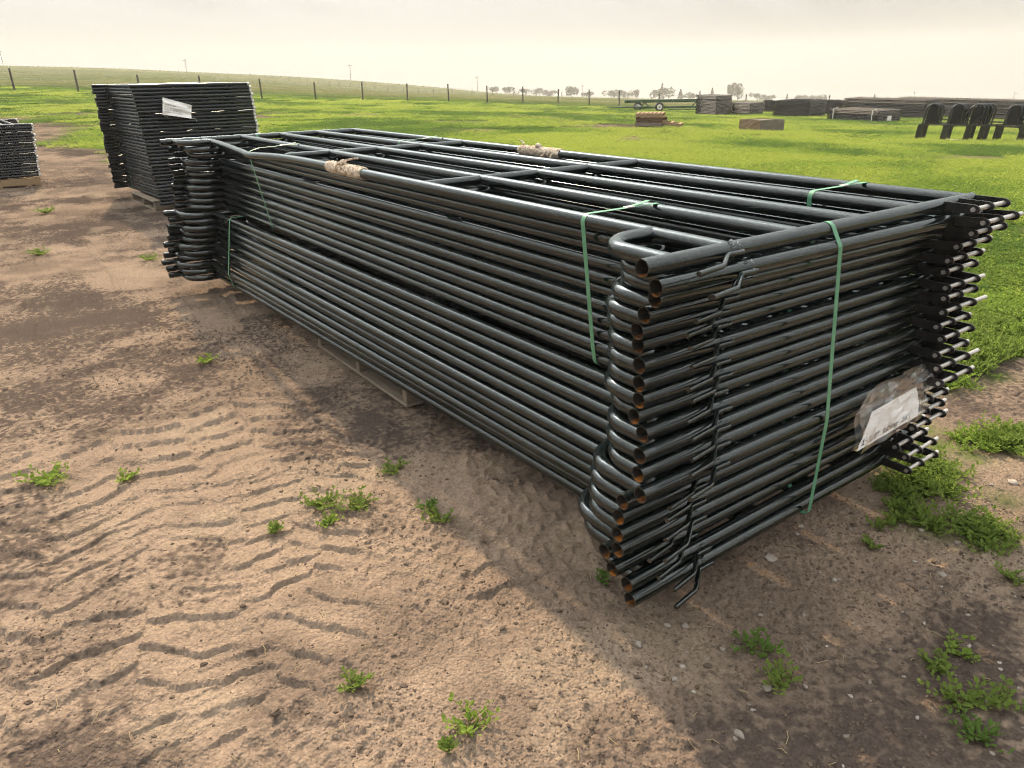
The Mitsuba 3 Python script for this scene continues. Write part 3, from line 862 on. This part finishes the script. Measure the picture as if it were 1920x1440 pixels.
# ------------------------------------------------------------------ far trees and bushes
def crown(cx, cy, z0, h, w, n, seed, shape='round'):
    g = np.random.default_rng(seed)
    V, F = [], []
    lobes = [(g.normal(0, 0.25) * w, g.normal(0, 0.25) * w, g.uniform(0.35, 0.8) * h, g.uniform(0.28, 0.42)) for _ in range(6)]
    for k in range(n):
        if shape == 'spire':
            t = g.uniform(0.05, 1) ** 0.8
            rr = (1 - t) * w * 0.5 * math.sqrt(g.uniform(0.1, 1)) + 0.05
            a = g.uniform(0, 2 * np.pi)
            c = np.array([rr * math.cos(a), rr * math.sin(a), t * h])
        else:
            lx, ly, lz, lr = lobes[g.integers(len(lobes))]
            d = g.normal(0, 1, 3)
            d *= g.uniform(0.5, 1) ** 0.5 / np.linalg.norm(d)
            c = np.array([lx + d[0] * lr * w * 0.8, ly + d[1] * lr * w * 0.8, max(lz + d[2] * lr * h * 0.8, 0.03 * h)])
        s = g.uniform(0.10, 0.2) * min(w, h) * 0.5
        q = g.normal(0, 1, (2, 3))
        q /= np.linalg.norm(q, axis=1, keepdims=True)
        o = len(V)
        for aa, bb in ((-1, -1), (1, -0.7), (0.8, 1), (-0.9, 0.8)):
            V.append(c + s * (aa * q[0] + bb * q[1]))
        F += [[o, o + 1, o + 2], [o, o + 2, o + 3]]
    return np.array(V) + [cx, cy, z0], np.array(F)


TREES = [((250.6, 370.9), 3.4, 6.5, 'hedge'), ((256.6, 366.5), 3.8, 7.5, 'hedge'), ((263.9, 361.4), 3.4, 7.5, 'hedge'), ((270.4, 356.7), 4.0, 6.5, 'round'), ((274.8, 353.6), 3.2, 7, 'hedge'), ((285, 346.4), 5.6, 7.5, 'round'),
         ((298.7, 349.7), 3.6, 8, 'hedge'), ((310.3, 341.4), 4.8, 9, 'round'), ((316, 337.3), 4.4, 7, 'round'), ((321.5, 333.4), 4.8, 4.6, 'round'), ((322.6, 319.4), 5.2, 6, 'round'), ((325.5, 317.3), 8.2, 3.2, 'spire'),
         ((328.9, 314.9), 5.8, 8.6, 'round'), ((334, 311.3), 5.2, 4, 'spire'), ((338.6, 308.1), 3.8, 8, 'hedge'), ((342.7, 305.1), 4.8, 2.6, 'spire'), ((331.6, 286.7), 6.0, 3.4, 'spire'), ((322.6, 266.9), 7.6, 4.4, 'round'),
         ((325.5, 264.9), 8.2, 6.4, 'round'), ((369, 286.3), 4.2, 7, 'hedge'), ((373.9, 282.9), 3.4, 6, 'hedge'), ((396.4, 279.9), 3.2, 3.4, 'round'), ((399.6, 277.6), 3.4, 3.4, 'round'), ((402.6, 275.5), 3.2, 3.6, 'round'), ((407.5, 271.9), 3.6, 7, 'hedge')]
TW = {'hedge': 'low bluish bushy tree', 'round': 'hazy blue-green round-crowned tree', 'spire': 'narrow pointed dark conifer'}
for n_, ((x, y), h, w, s) in enumerate(TREES):
    z = float(terrain(np.array([x]), np.array([y]))[0])
    lab = f'{TW[s]} on the horizon, {ORD[n_]} tree of the line counted from the left'
    if n_ in (17, 18):
        lab = ('left' if n_ == 17 else 'right and wider') + ' one of the pair of tall dark trees above the black stacks'
    k = thing('tree', lab, 'tree', 'trees along the horizon')
    part(k, 'trunk', mikit.ply(tube([(x, y, z - 2), (x, y, z + h * 0.5)], [0.22, 0.1], 6), 'far_bark', smooth=40))
    part(k, 'crown', mikit.ply(crown(x, y, z - 0.2, h, w, 420, 100 + n_, s), 'far_leaf'))


# ------------------------------------------------------------------ black panel bundles across the meadow
def far_bundle(label, p0, p1, p2, h, layers, seed, ends=True, strap=False, tag=False):
    """p0-p1 the long side that shows, p1-p2 the short side; a strapped bundle of panels too far off to tell apart"""
    g = np.random.default_rng(seed)
    p0, p1, p2 = (np.array(p[:2], float) for p in (p0, p1, p2))
    u, v = p0 - p1, p2 - p1
    lu = np.linalg.norm(u)
    u = u / lu
    lv = np.linalg.norm(v)
    v = v / lv
    zb = min(float(terrain(np.array([p[0]]), np.array([p[1]]))[0]) for p in (p0, p1, p2)) + 0.02
    k = thing('panel_bundle', label, 'panel bundle', 'black panel bundles across the meadow')
    ms = []
    dz = h / layers
    r = dz * 0.46
    rail = []
    for i in range(layers):
        z = zb + (i + 0.5) * dz
        sh = u * g.normal(0, 0.02) + v * g.normal(0, 0.02)
        w = lambda a, b: np.r_[p1 + u * a + v * b + sh, z]
        for b in np.linspace(0.02, lv - 0.02, 5):
            ms.append(tube([w(0, b), w(lu, b)], r, 6, 'none'))
        for a in (0.0, lu):
            ms.append(tube([w(a, -0.16), w(a, lv)], r * 1.04, 6, 'flat'))
    part(k, 'panels', mikit.ply(joined(ms), 'far_black', smooth=30), None, 'stuff')
    if strap:
        for a in (lu * 0.12, lu * 0.9):
            q = p1 + u * a
            P = [np.r_[q - v * 0.06, zb], np.r_[q - v * 0.06, zb + h + 0.02], np.r_[q + v * 0.4, zb + h + 0.03]]
            part(k, 'strap', mikit.ply(tube(P, 0.02, 5), 'white_paint', smooth=True))
    if tag:
        q = p1 + v * (lv * 0.4) - u * 0.08
        part(k, 'tag', mikit.ply(turned(box(-0.22, 0.22, -0.012, 0.012, 0.03, 0.3), math.atan2(v[1], v[0]), np.r_[q - u * 0.05, zb]), 'white_paint'))


far_bundle('tall square black panel bundle right of the green trailer', (40.75, 36.52), (39.36, 33.6), (41.38, 34.15), 1.23, 15, 1)
far_bundle('low dark bundle second from the green trailer, behind the chipboard crate', (42.72, 35.16), (41.61, 32.67), (43.61, 33.24), 0.75, 9, 2)
far_bundle('small far bundle showing between the low dark bundle and the ridged one', (48.11, 36.59), (48.66, 36.2), (49.9, 37.3), 0.86, 10, 3)
far_bundle('ridged black bundle with protruding post ends, third large one from the trailer', (40.58, 30.1), (40.96, 27.87), (43.67, 28.58), 0.97, 12, 4)
far_bundle('bundle behind, between the ridged bundle and the long rear stack', (47.97, 31.44), (48.93, 30.76), (50.1, 31.9), 0.92, 11, 5)
far_bundle('long low bundle with white straps and a white tag at its end', (37.62, 24.35), (36.77, 20.99), (39.2, 21.24), 0.57, 8, 6, strap=True, tag=True)
far_bundle('long rear stack of black panels behind the low strapped bundle', (45.06, 28.2), (43.98, 22.41), (46.2, 22.9), 1.04, 12, 7)
far_bundle('rearmost black stack whose flat top shows over the others', (49.5, 27.2), (47.4, 18.6), (49.4, 19.1), 1.08, 12, 8)


# panels standing upright as a rack behind the feeder frames
k = thing('upright_panel', 'black panel standing upright behind the bale feeder frames, pale top rail', 'livestock panel')
a0, a1 = np.array([33.43, 16.83]), np.array([32.0, 11.2])
zt_ = float(terrain(a0[:1], a0[1:])[0])
for j, hh in enumerate((0.14, 0.29, 0.44, 0.60, 0.78)):
    part(k, 'rail', mikit.ply(tube([np.r_[a0, zt_ + hh + 0.03], np.r_[a1, zt_ + hh + 0.06]], 0.032, 8), 'far_black', smooth=40))
for t in (0, 0.25, 0.5, 0.75, 1.0):
    q = a0 * (1 - t) + a1 * t
    part(k, 'upright', mikit.ply(tube([np.r_[q, zt_ - 0.03], np.r_[q, zt_ + 0.83 + 0.03 * t]], 0.04, 8), 'far_black', smooth=40))


# ------------------------------------------------------------------ tombstone bale feeder sections
def arch_plate(w, h, t):
    """a sheet with a rounded top, upright, facing along y"""
    from shapely.geometry import Point, box as sbox
    w2 = w - 0.13
    s = sbox(-w2 / 2, 0.02, w2 / 2, h - w / 2).union(Point(0, h - w / 2).buffer(w2 / 2, 10))
    m = trimesh.creation.extrude_polygon(s, t)
    v = np.array(m.vertices)
    return np.stack([v[:, 0], v[:, 2] - t / 2, v[:, 1]], -1), np.array(m.faces)[:, ::-1]


def arch_frame(w, h):
    r = w / 2 - 0.02
    P = [(-r, 0, 0), (-r, 0, h * 0.3)] + [(r * math.cos(t), 0, h - w / 2 + r * math.sin(t)) for t in np.linspace(math.pi, 0, 13)] + [(r, 0, h * 0.3), (r, 0, 0)]
    return tube(P, 0.027, 8)


def feeder(label, q0, q1, groups, legs, hshelf, ztop):
    k = thing('bale_feeder', label, 'bale feeder', 'bale feeder sections at the right')
    q0, q1 = np.array(q0, float), np.array(q1, float)
    d = q1 - q0
    L = np.linalg.norm(d)
    ang = math.atan2(d[1], d[0])
    zb = min(float(terrain(np.array([q[0]]), np.array([q[1]]))[0]) for q in (q0, q1))
    o = np.r_[q0, zb]
    c, s = math.cos(ang), math.sin(ang)
    lean = np.array([[1, 0, 0.10], [0, 1, 0], [0, 0, 1.0]])
    def p(nm, m, bs='dull_black', tilt=lean, parent=None):
        return part(parent or k, nm, mikit.ply(turned(m, ang, o, tilt), bs, smooth=25))
    for (x, n, sp, dep) in groups:
        for j in range(n):
            o_ = np.array([x + sp * j, dep * j, hshelf])
            v, f = arch_frame(0.38, ztop - hshelf)
            e = p('arch', (v + o_, f), 'satin_black')
            v, f = arch_plate(0.38, ztop - hshelf, 0.006)
            p('sheet', (v + o_, f), 'far_black', lean, e)
    for x, w in legs:
        p('leg', box(x, x + w, -0.03, 0.05, 0, hshelf - 0.02, 0.004))
        p('leg', box(x + 0.05, x + w + 0.05, 0.50, 0.58, 0, hshelf - 0.02, 0.004))
    p('shelf_rail', box(-0.05, L + 0.1, -0.04, 0.0, hshelf - 0.03, hshelf, 0.004))
    p('shelf_rail', box(-0.05, L + 0.1, 0.54, 0.58, hshelf - 0.03, hshelf, 0.004))
    p('ground_rail', box(0.55, L, 0.20, 0.30, 0.0, 0.03, 0.004), 'white_paint')


feeder('left bale feeder section, black arched plates above flat legs in the grass', (22.45, 11.35), (23.05, 9.62), [(0.20, 3, 0.045, 0.13), (0.86, 3, 0.04, 0.13), (1.36, 4, 0.085, 0.10)],
       [(-0.08, 0.16), (0.60, 0.16), (1.20, 0.16), (1.56, 0.16)], 0.46, 1.04)
feeder('right bale feeder section of black arches, partly cut by the right picture edge', (24.10, 9.95), (24.85, 8.05), [(0.35, 3, 0.05, 0.12), (0.86, 3, 0.04, 0.12), (1.5, 3, 0.04, 0.12)],
       [(0.0, 0.16), (0.62, 0.16), (1.05, 0.16), (1.7, 0.16)], 0.46, 1.04)


# ------------------------------------------------------------------ green trailer
def trailer():
    k = thing('header_trailer', 'long green two-beam header trailer on small white-rimmed wheels', 'trailer')
    z0 = -1.47
    A, B = np.array([41.37, 44.42]), np.array([47.2, 40.25])
    d = (B - A) / np.linalg.norm(B - A)
    n = np.array([d[1], -d[0]])
    ang = math.atan2(d[1], d[0])
    o = np.r_[A, z0]
    def p(nm, m, bs='green_paint', lab=None, parent=None):
        return part(parent or k, nm, mikit.ply(turned(m, ang, o), bs, smooth=30), lab)
    p('upper_beam', box(0, 7.0, -0.16, 0.16, 0.62, 0.84, 0.012))
    p('lower_beam', box(1.0, 7.0, -0.12, 0.0, 0.20, 0.34, 0.01))
    p('lower_rail', box(3.3, 7.0, -0.5, -0.44, 0.08, 0.13, 0.004))
    p('tongue', tube([(1.2, 0, 0.32), (-1.15, 0, 0.30)], 0.05, 8))
    p('hitch', box(-1.35, -1.12, -0.06, 0.06, 0.22, 0.34, 0.01), 'dull_black')
    for x in (1.55, 5.5):
        p('beam_stand', joined([tube([(x - 0.35, 0, 0.30), (x, 0, 0.63)], 0.05, 6), tube([(x + 0.35, 0, 0.30), (x, 0, 0.63)], 0.05, 6)]))
    p('axle', tube([(1.05, 0.72, 0.32), (1.05, -0.02, 0.32), (2.35, -0.85, 0.32)], 0.05, 8))
    for (x, y) in ((1.1, 0.55), (2.55, -0.8)):
        w = p('wheel', turned(tube([(0, -0.11, 0), (0, -0.09, 0), (0, 0.09, 0), (0, 0.11, 0)], [0.29, 0.33, 0.33, 0.29], 24), 0.0, (x, y, 0.33)), 'rubber')
        p('rim', turned(tube([(0, -0.125, 0), (0, -0.09, 0), (0, 0.0, 0)], [0.19, 0.205, 0.2], 20), 0, (x, y, 0.33)), 'white_paint', None, w)
        p('hub', turned(tube([(0, -0.15, 0), (0, -0.12, 0)], 0.05, 10), 0, (x, y, 0.33)), 'green_paint', None, w)
        p('mudguard', box(x - 0.1, x + 0.35, y - 0.13, y + 0.13, 0.66, 0.68), 'green_paint', None, w)


trailer()

# ------------------------------------------------------------------ wooden pallets and crate in the meadow
PA = math.atan2(18.54 - 20.28, 19.26 - 18.14)
za = -0.39
M = 'loose pallets in the meadow'
pallet('top pale wooden pallet of the small pile in the meadow', 0, 0.95, 0, 1.18, 0, 0.14, PA + 0.12, 'pale_wood', group=M, origin=(18.30, 19.28, za + 0.29 + 0.02), seed=11)
pallet('middle brown wooden pallet of the small pile in the meadow', 0, 0.95, 0, 0.92, 0, 0.14, PA + 0.02, 'brown_wood', group=M, origin=(18.36, 19.32, za + 0.145 + 0.015), seed=12)
pallet('bottom dark wooden pallet of the small pile in the meadow', 0, 0.95, 0, 0.92, 0, 0.14, PA, 'grey_wood', group=M, origin=(18.34, 19.34, za + 0.01), seed=13)
TL = np.array([[1, 0, 0], [0, 1, 0], [-0.16, 0, 1.0]])
pallet('broken pale pallet leaning on the side of the small pallet pile', 0, 0.95, 0, 0.8, 0, 0.12, PA + 0.05, 'pale_wood', group=M, origin=(18.80, 18.90, za + 0.12), tilt=TL, missing=(1, 3, 5), seed=14)
c0, c1, c2 = np.array([21.14, 17.02]), np.array([21.1, 16.1]), np.array([22.03, 15.83])
k = thing('wooden_crate', 'low square crate of chipboard and grey board standing in the meadow', 'crate')
zc = -0.62
hc = 0.44
def wall_panel(pa, pb, bs, h=hc):
    d = pb - pa
    L = np.linalg.norm(d)
    return mikit.ply(turned(box(0, L, -0.009, 0.009, 0, h, 0.002), math.atan2(d[1], d[0]), np.r_[pa, zc]), bs, smooth=25)
c3 = c0 + c2 - c1
part(k, 'side_panel', wall_panel(c0, c1, 'chip_board'), 'chipboard side')
part(k, 'side_panel', wall_panel(c1, c2, 'weathered_board'), 'grey weathered side')
part(k, 'side_panel', wall_panel(c2, c3, 'weathered_board'))
part(k, 'side_panel', wall_panel(c3, c0, 'weathered_board'))
lid = np.array([np.r_[q, zc + hc - 0.03] for q in (c0, c1, c2, c3)])
part(k, 'lid', mikit.ply((np.vstack([lid, lid - [0, 0, 0.015]]), np.array([[0, 1, 2], [0, 2, 3], [4, 6, 5], [4, 7, 6]])), 'weathered_board'))


# ------------------------------------------------------------------ plants
def leaf(c, d, up_, ln, wd, oval=False):
    """one folded leaf: base c, direction d, surface up up_"""
    s = np.cross(d, up_)
    s /= np.linalg.norm(s) + 1e-9
    if oval:
        m, q = c + d * ln * 0.38 + up_ * ln * 0.06, c + d * ln * 0.75 + up_ * ln * 0.07
        return [c, m + s * wd * 0.5 + up_ * wd * 0.1, q + s * wd * 0.4 + up_ * wd * 0.08, c + d * ln, q - s * wd * 0.4 + up_ * wd * 0.08, m - s * wd * 0.5 + up_ * wd * 0.1]
    m = c + d * ln * 0.5 + up_ * ln * 0.08
    return [c, m + s * wd * 0.5 + up_ * wd * 0.12, c + d * ln, m - s * wd * 0.5 + up_ * wd * 0.12]


def clump(seed, stems, reach, height, ln, per, oval=False, wratio=0.5):
    """a spreading weed: stems lying outward and rising, leaves along them"""
    g = np.random.default_rng(seed)
    V, F, SV = [], [], []
    for s in range(stems):
        a = g.uniform(0, 2 * np.pi)
        L = reach * g.uniform(0.45, 1.0)
        H = height * g.uniform(0.4, 1.0)
        bend = g.normal(0, 0.5)
        P = []
        for t in np.linspace(0, 1, per + 1):
            aa = a + bend * t
            P.append(np.array([math.cos(aa) * L * t, math.sin(aa) * L * t, 0.004 + H * t ** 1.4]))
        SV.append(P)
        for j in range(1, per + 1):
            for sd in (-1, 1):
                t = P[j] - P[j - 1]
                t /= np.linalg.norm(t)
                side = np.cross(t, [0, 0, 1.0]) * sd
                d = t * 0.5 + side * g.uniform(0.6, 1.1) + np.array([0, 0, g.uniform(0.0, 0.7)])
                d += g.normal(0, 0.15, 3)
                d /= np.linalg.norm(d)
                upv = np.array([0, 0, 1.0]) + g.normal(0, 0.35, 3)
                upv -= d * (upv @ d)
                upv /= np.linalg.norm(upv)
                l = ln * g.uniform(0.55, 1.15) * (1 - 0.25 * j / per)
                o = len(V)
                V += leaf(P[j] + g.normal(0, 0.002, 3), d, upv, l, l * wratio, oval)
                F += [[o, o + k_, o + k_ + 1] for k_ in range(1, 5 if oval else 3)]
    return np.array(V), np.array(F), SV


def stems_mesh(SV, r):
    return joined([tube(p, np.linspace(r, r * 0.5, len(p)), 4, 'none') for p in SV])


WEEDS = [(-1.47, 2.001, 0.135, 'low green weed with reddish stems at the left edge of the bare soil'), (-0.66, 1.17, 0.125, 'largest sprawling green weed on the sunlit soil left of the stack'),
         (-0.56, 1.10, 0.10, 'right half of the sprawling weed pair on the sunlit soil'), (-0.70, 1.03, 0.055, 'small bright weed just below the largest sprawling one'),
         (-0.328, 1.265, 0.085, 'green weed just at the edge of the stack shadow'), (-0.365, 0.84, 0.075, 'green weed right of the largest one, touching the shadow edge'), (-0.375, 0.92, 0.05, 'small dull weed above the one touching the shadow edge'),
         (-0.861, 1.10, 0.045, 'tiny weed left of the largest sprawling weed'), (-0.941, 0.289, 0.055, 'small pale round-leaved seedling in the lower middle'), (-0.775, 0.006, 0.085, 'upright weed near the bottom edge in the tread marks'),
         (-0.001, -0.23, 0.085, 'olive weed in the shadow near the right corner of the stack'), (-0.045, -0.345, 0.085, 'green weed below the olive one in the shadow'), (0.426, -0.548, 0.07, 'weed in the shadow at the right, upper one of the group'),
         (0.325, -0.553, 0.075, 'leafy weed in the shadow at the right, under the upper one'), (0.250, -0.642, 0.11, 'wide bushy weed in the shadow near the right bottom corner'), (0.17, -0.715, 0.085, 'dark weed right at the bottom right corner'),
         (0.31, -0.70, 0.08, 'weed between the bushy one and the right picture edge'), (-0.31, 5.942, 0.13, 'small grass tuft left of the far end of the big stack'), (-0.601, 2.986, 0.08, 'small weed pair in the tread marks left of the pallet'),
         (0.692, -0.154, 0.05, 'tiny weed on the shaded soil under the right end'), (-0.85, -0.03, 0.03, 'weed seedling cut by the bottom edge'), (-1.216, 1.827, 0.06, 'thin weed right of the one with reddish stems'),
         (-1.05, 6.83, 0.16, 'grass tuft at the left edge halfway up the bare soil'), (-0.77, 9.4, 0.2, 'flat green patch on the soil right of the low stack'), (-0.14, 0.24, 0.035, 'tiny weed at the shadow line before the right corner'),
         (0.877, -0.501, 0.07, 'blue-green weed at the right edge in the shade')]
for n_, (x, y, r, lab) in enumerate(WEEDS):
    r *= 0.86
    v, f, sv = clump(700 + n_, int(6 + r * 80), r, 0.010 + r * 0.30, 0.019 + 0.06 * r, int(3 + r * 26), True, 0.58)
    z = gz(x, y)
    k = thing('weed', lab, 'weed', 'weeds on the bare soil')
    dark = n_ in (6, 10, 15, 24)
    part(k, 'leaves', mikit.ply((v + [x, y, z], f), 'leaf_dark' if dark else ('leaf_weed' if n_ % 3 else 'leaf_green')), None, 'stuff')
    part(k, 'stems', mikit.ply((stems_mesh(sv, 0.0013)[0] + [x, y, z], stems_mesh(sv, 0.0013)[1]), 'stem', smooth=True), None, 'stuff')

# meadow: patches of low leafy plants, instanced
PATCHES = []
for pn, (bs, seeds) in enumerate((('leaf_yellow', (1, 2)), ('leaf_green', (3, 4)), ('leaf_dark', (5,)))):
    for sd in seeds:
        g = np.random.default_rng(900 + sd)
        ms = []
        for c in range(46):
            q = g.uniform(-0.5, 0.5, 2)
            v, f, _ = clump(3000 + sd * 100 + c, 6, 0.13 * g.uniform(0.6, 1.2), 0.13 * g.uniform(0.5, 1.25), 0.042, 3, False, 0.42)
            ms.append((v + [q[0], q[1], 0], f))
        gid = f'meadow_patch_{bs}_{sd}'
        scene[gid] = {'type': 'shapegroup', 'leaves': mikit.ply(joined(ms), bs)}
        PATCHES.append((gid, bs))
FINE = []
for sd in (1, 2, 3):
    g = np.random.default_rng(950 + sd)
    ms = []
    for c in range(16):
        q = g.normal(0, 0.055, 2)
        v, f, _ = clump(5000 + sd * 100 + c, 5, 0.075 * g.uniform(0.6, 1.2), 0.048 * g.uniform(0.4, 1.5), 0.026, 5, True, 0.48)
        ms.append((v + [q[0], q[1], 0], f))
    for bs in ('leaf_weed', 'leaf_green'):
        gid = f'cover_patch_{bs}_{sd}'
        scene[gid] = {'type': 'shapegroup', 'leaves': mikit.ply(joined(ms), bs)}
        FINE.append(gid)

g = np.random.default_rng(77)
Rt = np.array([0.8163, -0.5777])
Fw = np.array([0.5777, 0.8163])


def visible(P, pad=1.0):
    q = P - EYE[:2]
    f_, l_ = q @ Fw, q @ Rt
    return (f_ > 0.5) & (np.abs(l_) < f_ * 0.72 + pad)


def scatter(key0, n, rmin, rmax, chooser, smin, smax, thr, power=1.0, tallness=0.55):
    cnt = 0
    r = rmin + (rmax - rmin) * g.random(n) ** power
    a = g.uniform(-0.70, 0.72, n)
    P = EYE[:2] + r[:, None] * (np.cos(a)[:, None] * Fw + np.sin(a)[:, None] * Rt)
    c = cover(P[:, 0], P[:, 1])
    keep = (g.random(n) * 0.9 + thr < c) & visible(P)
    P = P[keep]
    inside = (P[:, 0] > -0.2) & (P[:, 0] < 1.25) & (P[:, 1] > 0.1) & (P[:, 1] < 4.6)
    inside |= (P[:, 0] > 0.2) & (P[:, 0] < 1.6) & (P[:, 1] > 8.2) & (P[:, 1] < 10.3)
    P = P[~inside]
    Z = surface(P[:, 0].copy(), P[:, 1].copy())
    tone = meshkit.fbm(np.stack([P[:, 0] * 0.28, P[:, 1] * 0.28, 0 * Z], -1), 4, 90)
    tall = meshkit.fbm(np.stack([P[:, 0] * 0.7, P[:, 1] * 0.7, 0 * Z], -1), 3, 91)
    for j in range(len(P)):
        gid = chooser(tone[j])
        s = g.uniform(smin, smax)
        sz = s * (0.25 + 1.5 * tall[j]) * (tallness if key0 == 'meadow_grass' else 1.0)
        m = T().translate([float(P[j, 0]), float(P[j, 1]), float(Z[j]) - 0.004]).rotate([0, 0, 1], float(g.uniform(0, 360))).scale([s, s, sz])
        key_i = f'{key0}__{len([1]) and COUNT.setdefault(key0, 0):05d}'
        COUNT[key0] += 1
        scene[key_i] = {'type': 'instance', 'to_world': m, 'group': {'type': 'ref', 'id': gid}}
        cnt += 1
    return cnt


COUNT = {}


def tone_pick(t):
    t = t + g.normal(0, 0.075)
    if t > 0.53:
        return PATCHES[g.integers(0, 2)][0]
    if t > 0.44:
        return PATCHES[g.integers(2, 4)][0]
    return PATCHES[4][0]


print('ground tris', len(quads) * 2)
print('fine', scatter('ground_cover', 3800, 1.2, 7.5, lambda t: FINE[g.integers(len(FINE))], 0.5, 1.5, 0.22))
print('meadow near', scatter('meadow_grass', 2600, 6.0, 22, tone_pick, 0.75, 1.15, 0.05))
print('meadow mid', scatter('meadow_grass', 3600, 20, 66, tone_pick, 1.0, 1.6, 0.03, 1.0, 0.34))
labels['ground_cover'] = {'label': 'small-leaved green ground plants at the right of the big stack', 'category': 'ground cover', 'kind': 'stuff'}
labels['meadow_grass'] = {'label': 'bright yellow-green leafy meadow growth behind the stacks', 'category': 'grass', 'kind': 'stuff'}

# soil crumbs and pebbles
def blob(g, s, flat=0.65):
    m = trimesh.creation.icosphere(1 if s > 0.006 else 0, 1.0)
    v = np.array(m.vertices) * (1 + g.normal(0, 0.16, (len(m.vertices), 1)))
    a = g.uniform(0, 6.28)
    v = v * [1.0, g.uniform(0.6, 0.95), flat * g.uniform(0.6, 1.1)]
    c, sn = math.cos(a), math.sin(a)
    return v @ np.array([[c, -sn, 0], [sn, c, 0], [0, 0, 1]]).T * s, np.array(m.faces)


def strew(n, lo, hi, size, seed, want):
    g = np.random.default_rng(seed)
    P = g.uniform(lo, hi, (n, 2))
    p3 = np.c_[P, 0 * P[:, 0]]
    w = want(p3)
    P = P[g.random(n) < w]
    P = P[visible(P, 0.3)]
    Z = surface(P[:, 0].copy(), P[:, 1].copy())
    ms = []
    for q, z in zip(P, Z):
        s = size * g.lognormal(0, 0.45)
        v, f = blob(g, s)
        ms.append((v + [q[0], q[1], z + s * 0.12], f))
    return joined(ms)


mat('clod', {'type': 'diffuse', 'reflectance': proc(lambda p, n, uv: mix((0.07, 0.055, 0.046), (0.155, 0.12, 0.092), fbm(p.x * 30, p.y * 30, p.z * 30)))})
mat('pebble_mat', {'type': 'diffuse', 'reflectance': proc(lambda p, n, uv: mix((0.14, 0.115, 0.095), (0.36, 0.33, 0.30), noise(p.x * 26, p.y * 26, 3)))})
scene['soil_clods'] = mikit.ply(strew(60000, (-1.9, -0.7), (1.3, 3.6), 0.0027, 61, lambda p: 0.10 + 0.8 * crumb_mask(p)), 'clod')
labels['soil_clods'] = {'label': 'dark crumbs and clods of dry soil scattered over the bare yard', 'category': 'soil', 'kind': 'stuff'}
scene['pebbles'] = mikit.ply(strew(900, (-0.3, -0.9), (1.5, 0.1), 0.0058, 62, lambda p: 0.25 + 0 * p[:, 0]), 'pebble_mat', smooth=True)
labels['pebbles'] = {'label': 'small pale pebbles on the shaded soil before the right end', 'category': 'pebbles', 'kind': 'stuff'}

g = np.random.default_rng(63)
ms = []
for _ in range(420):
    x, y = g.uniform(-1.9, 1.4), g.uniform(-0.8, 3.5)
    a, L = g.uniform(0, 6.28), g.uniform(0.01, 0.045)
    z0, z1 = gz(x, y) + 0.003, gz(x + L * math.cos(a), y + L * math.sin(a)) + 0.003
    ms.append(tube([(x, y, z0), (x + L * math.cos(a + 0.2) / 2, y + L * math.sin(a + 0.2) / 2, (z0 + z1) / 2 + 0.003), (x + L * math.cos(a), y + L * math.sin(a), z1)], 0.0009, 4))
scene['straw'] = mikit.ply(joined(ms), 'straw_mat', smooth=True)
labels['straw'] = {'label': 'short bits of dry straw lying on the bare soil', 'category': 'straw', 'kind': 'stuff'}

# ------------------------------------------------------------------ hazy air
scene['haze_air'] = {'type': 'homogeneous', 'albedo': rgb(0.95, 0.95, 0.95), 'sigma_t': 0.0008}
HB, HT = float(GZ.min()) - 1.0, float(max(GZ.max() + 1.0, 20.0))
HZ, HH = (HB + HT) / 2, (HT - HB) / 2
print('haze', HB, HT)
scene['haze'] = {'type': 'cube', 'to_world': T().translate([140, 275, HZ]).scale([680, 565, HH]), 'bsdf': {'type': 'null'}, 'interior': {'type': 'ref', 'id': 'haze_air'}}
labels['haze'] = {'label': 'pale smoky haze over the fields', 'kind': 'stuff'}
scene['camera']['medium'] = {'type': 'ref', 'id': 'haze_air'}
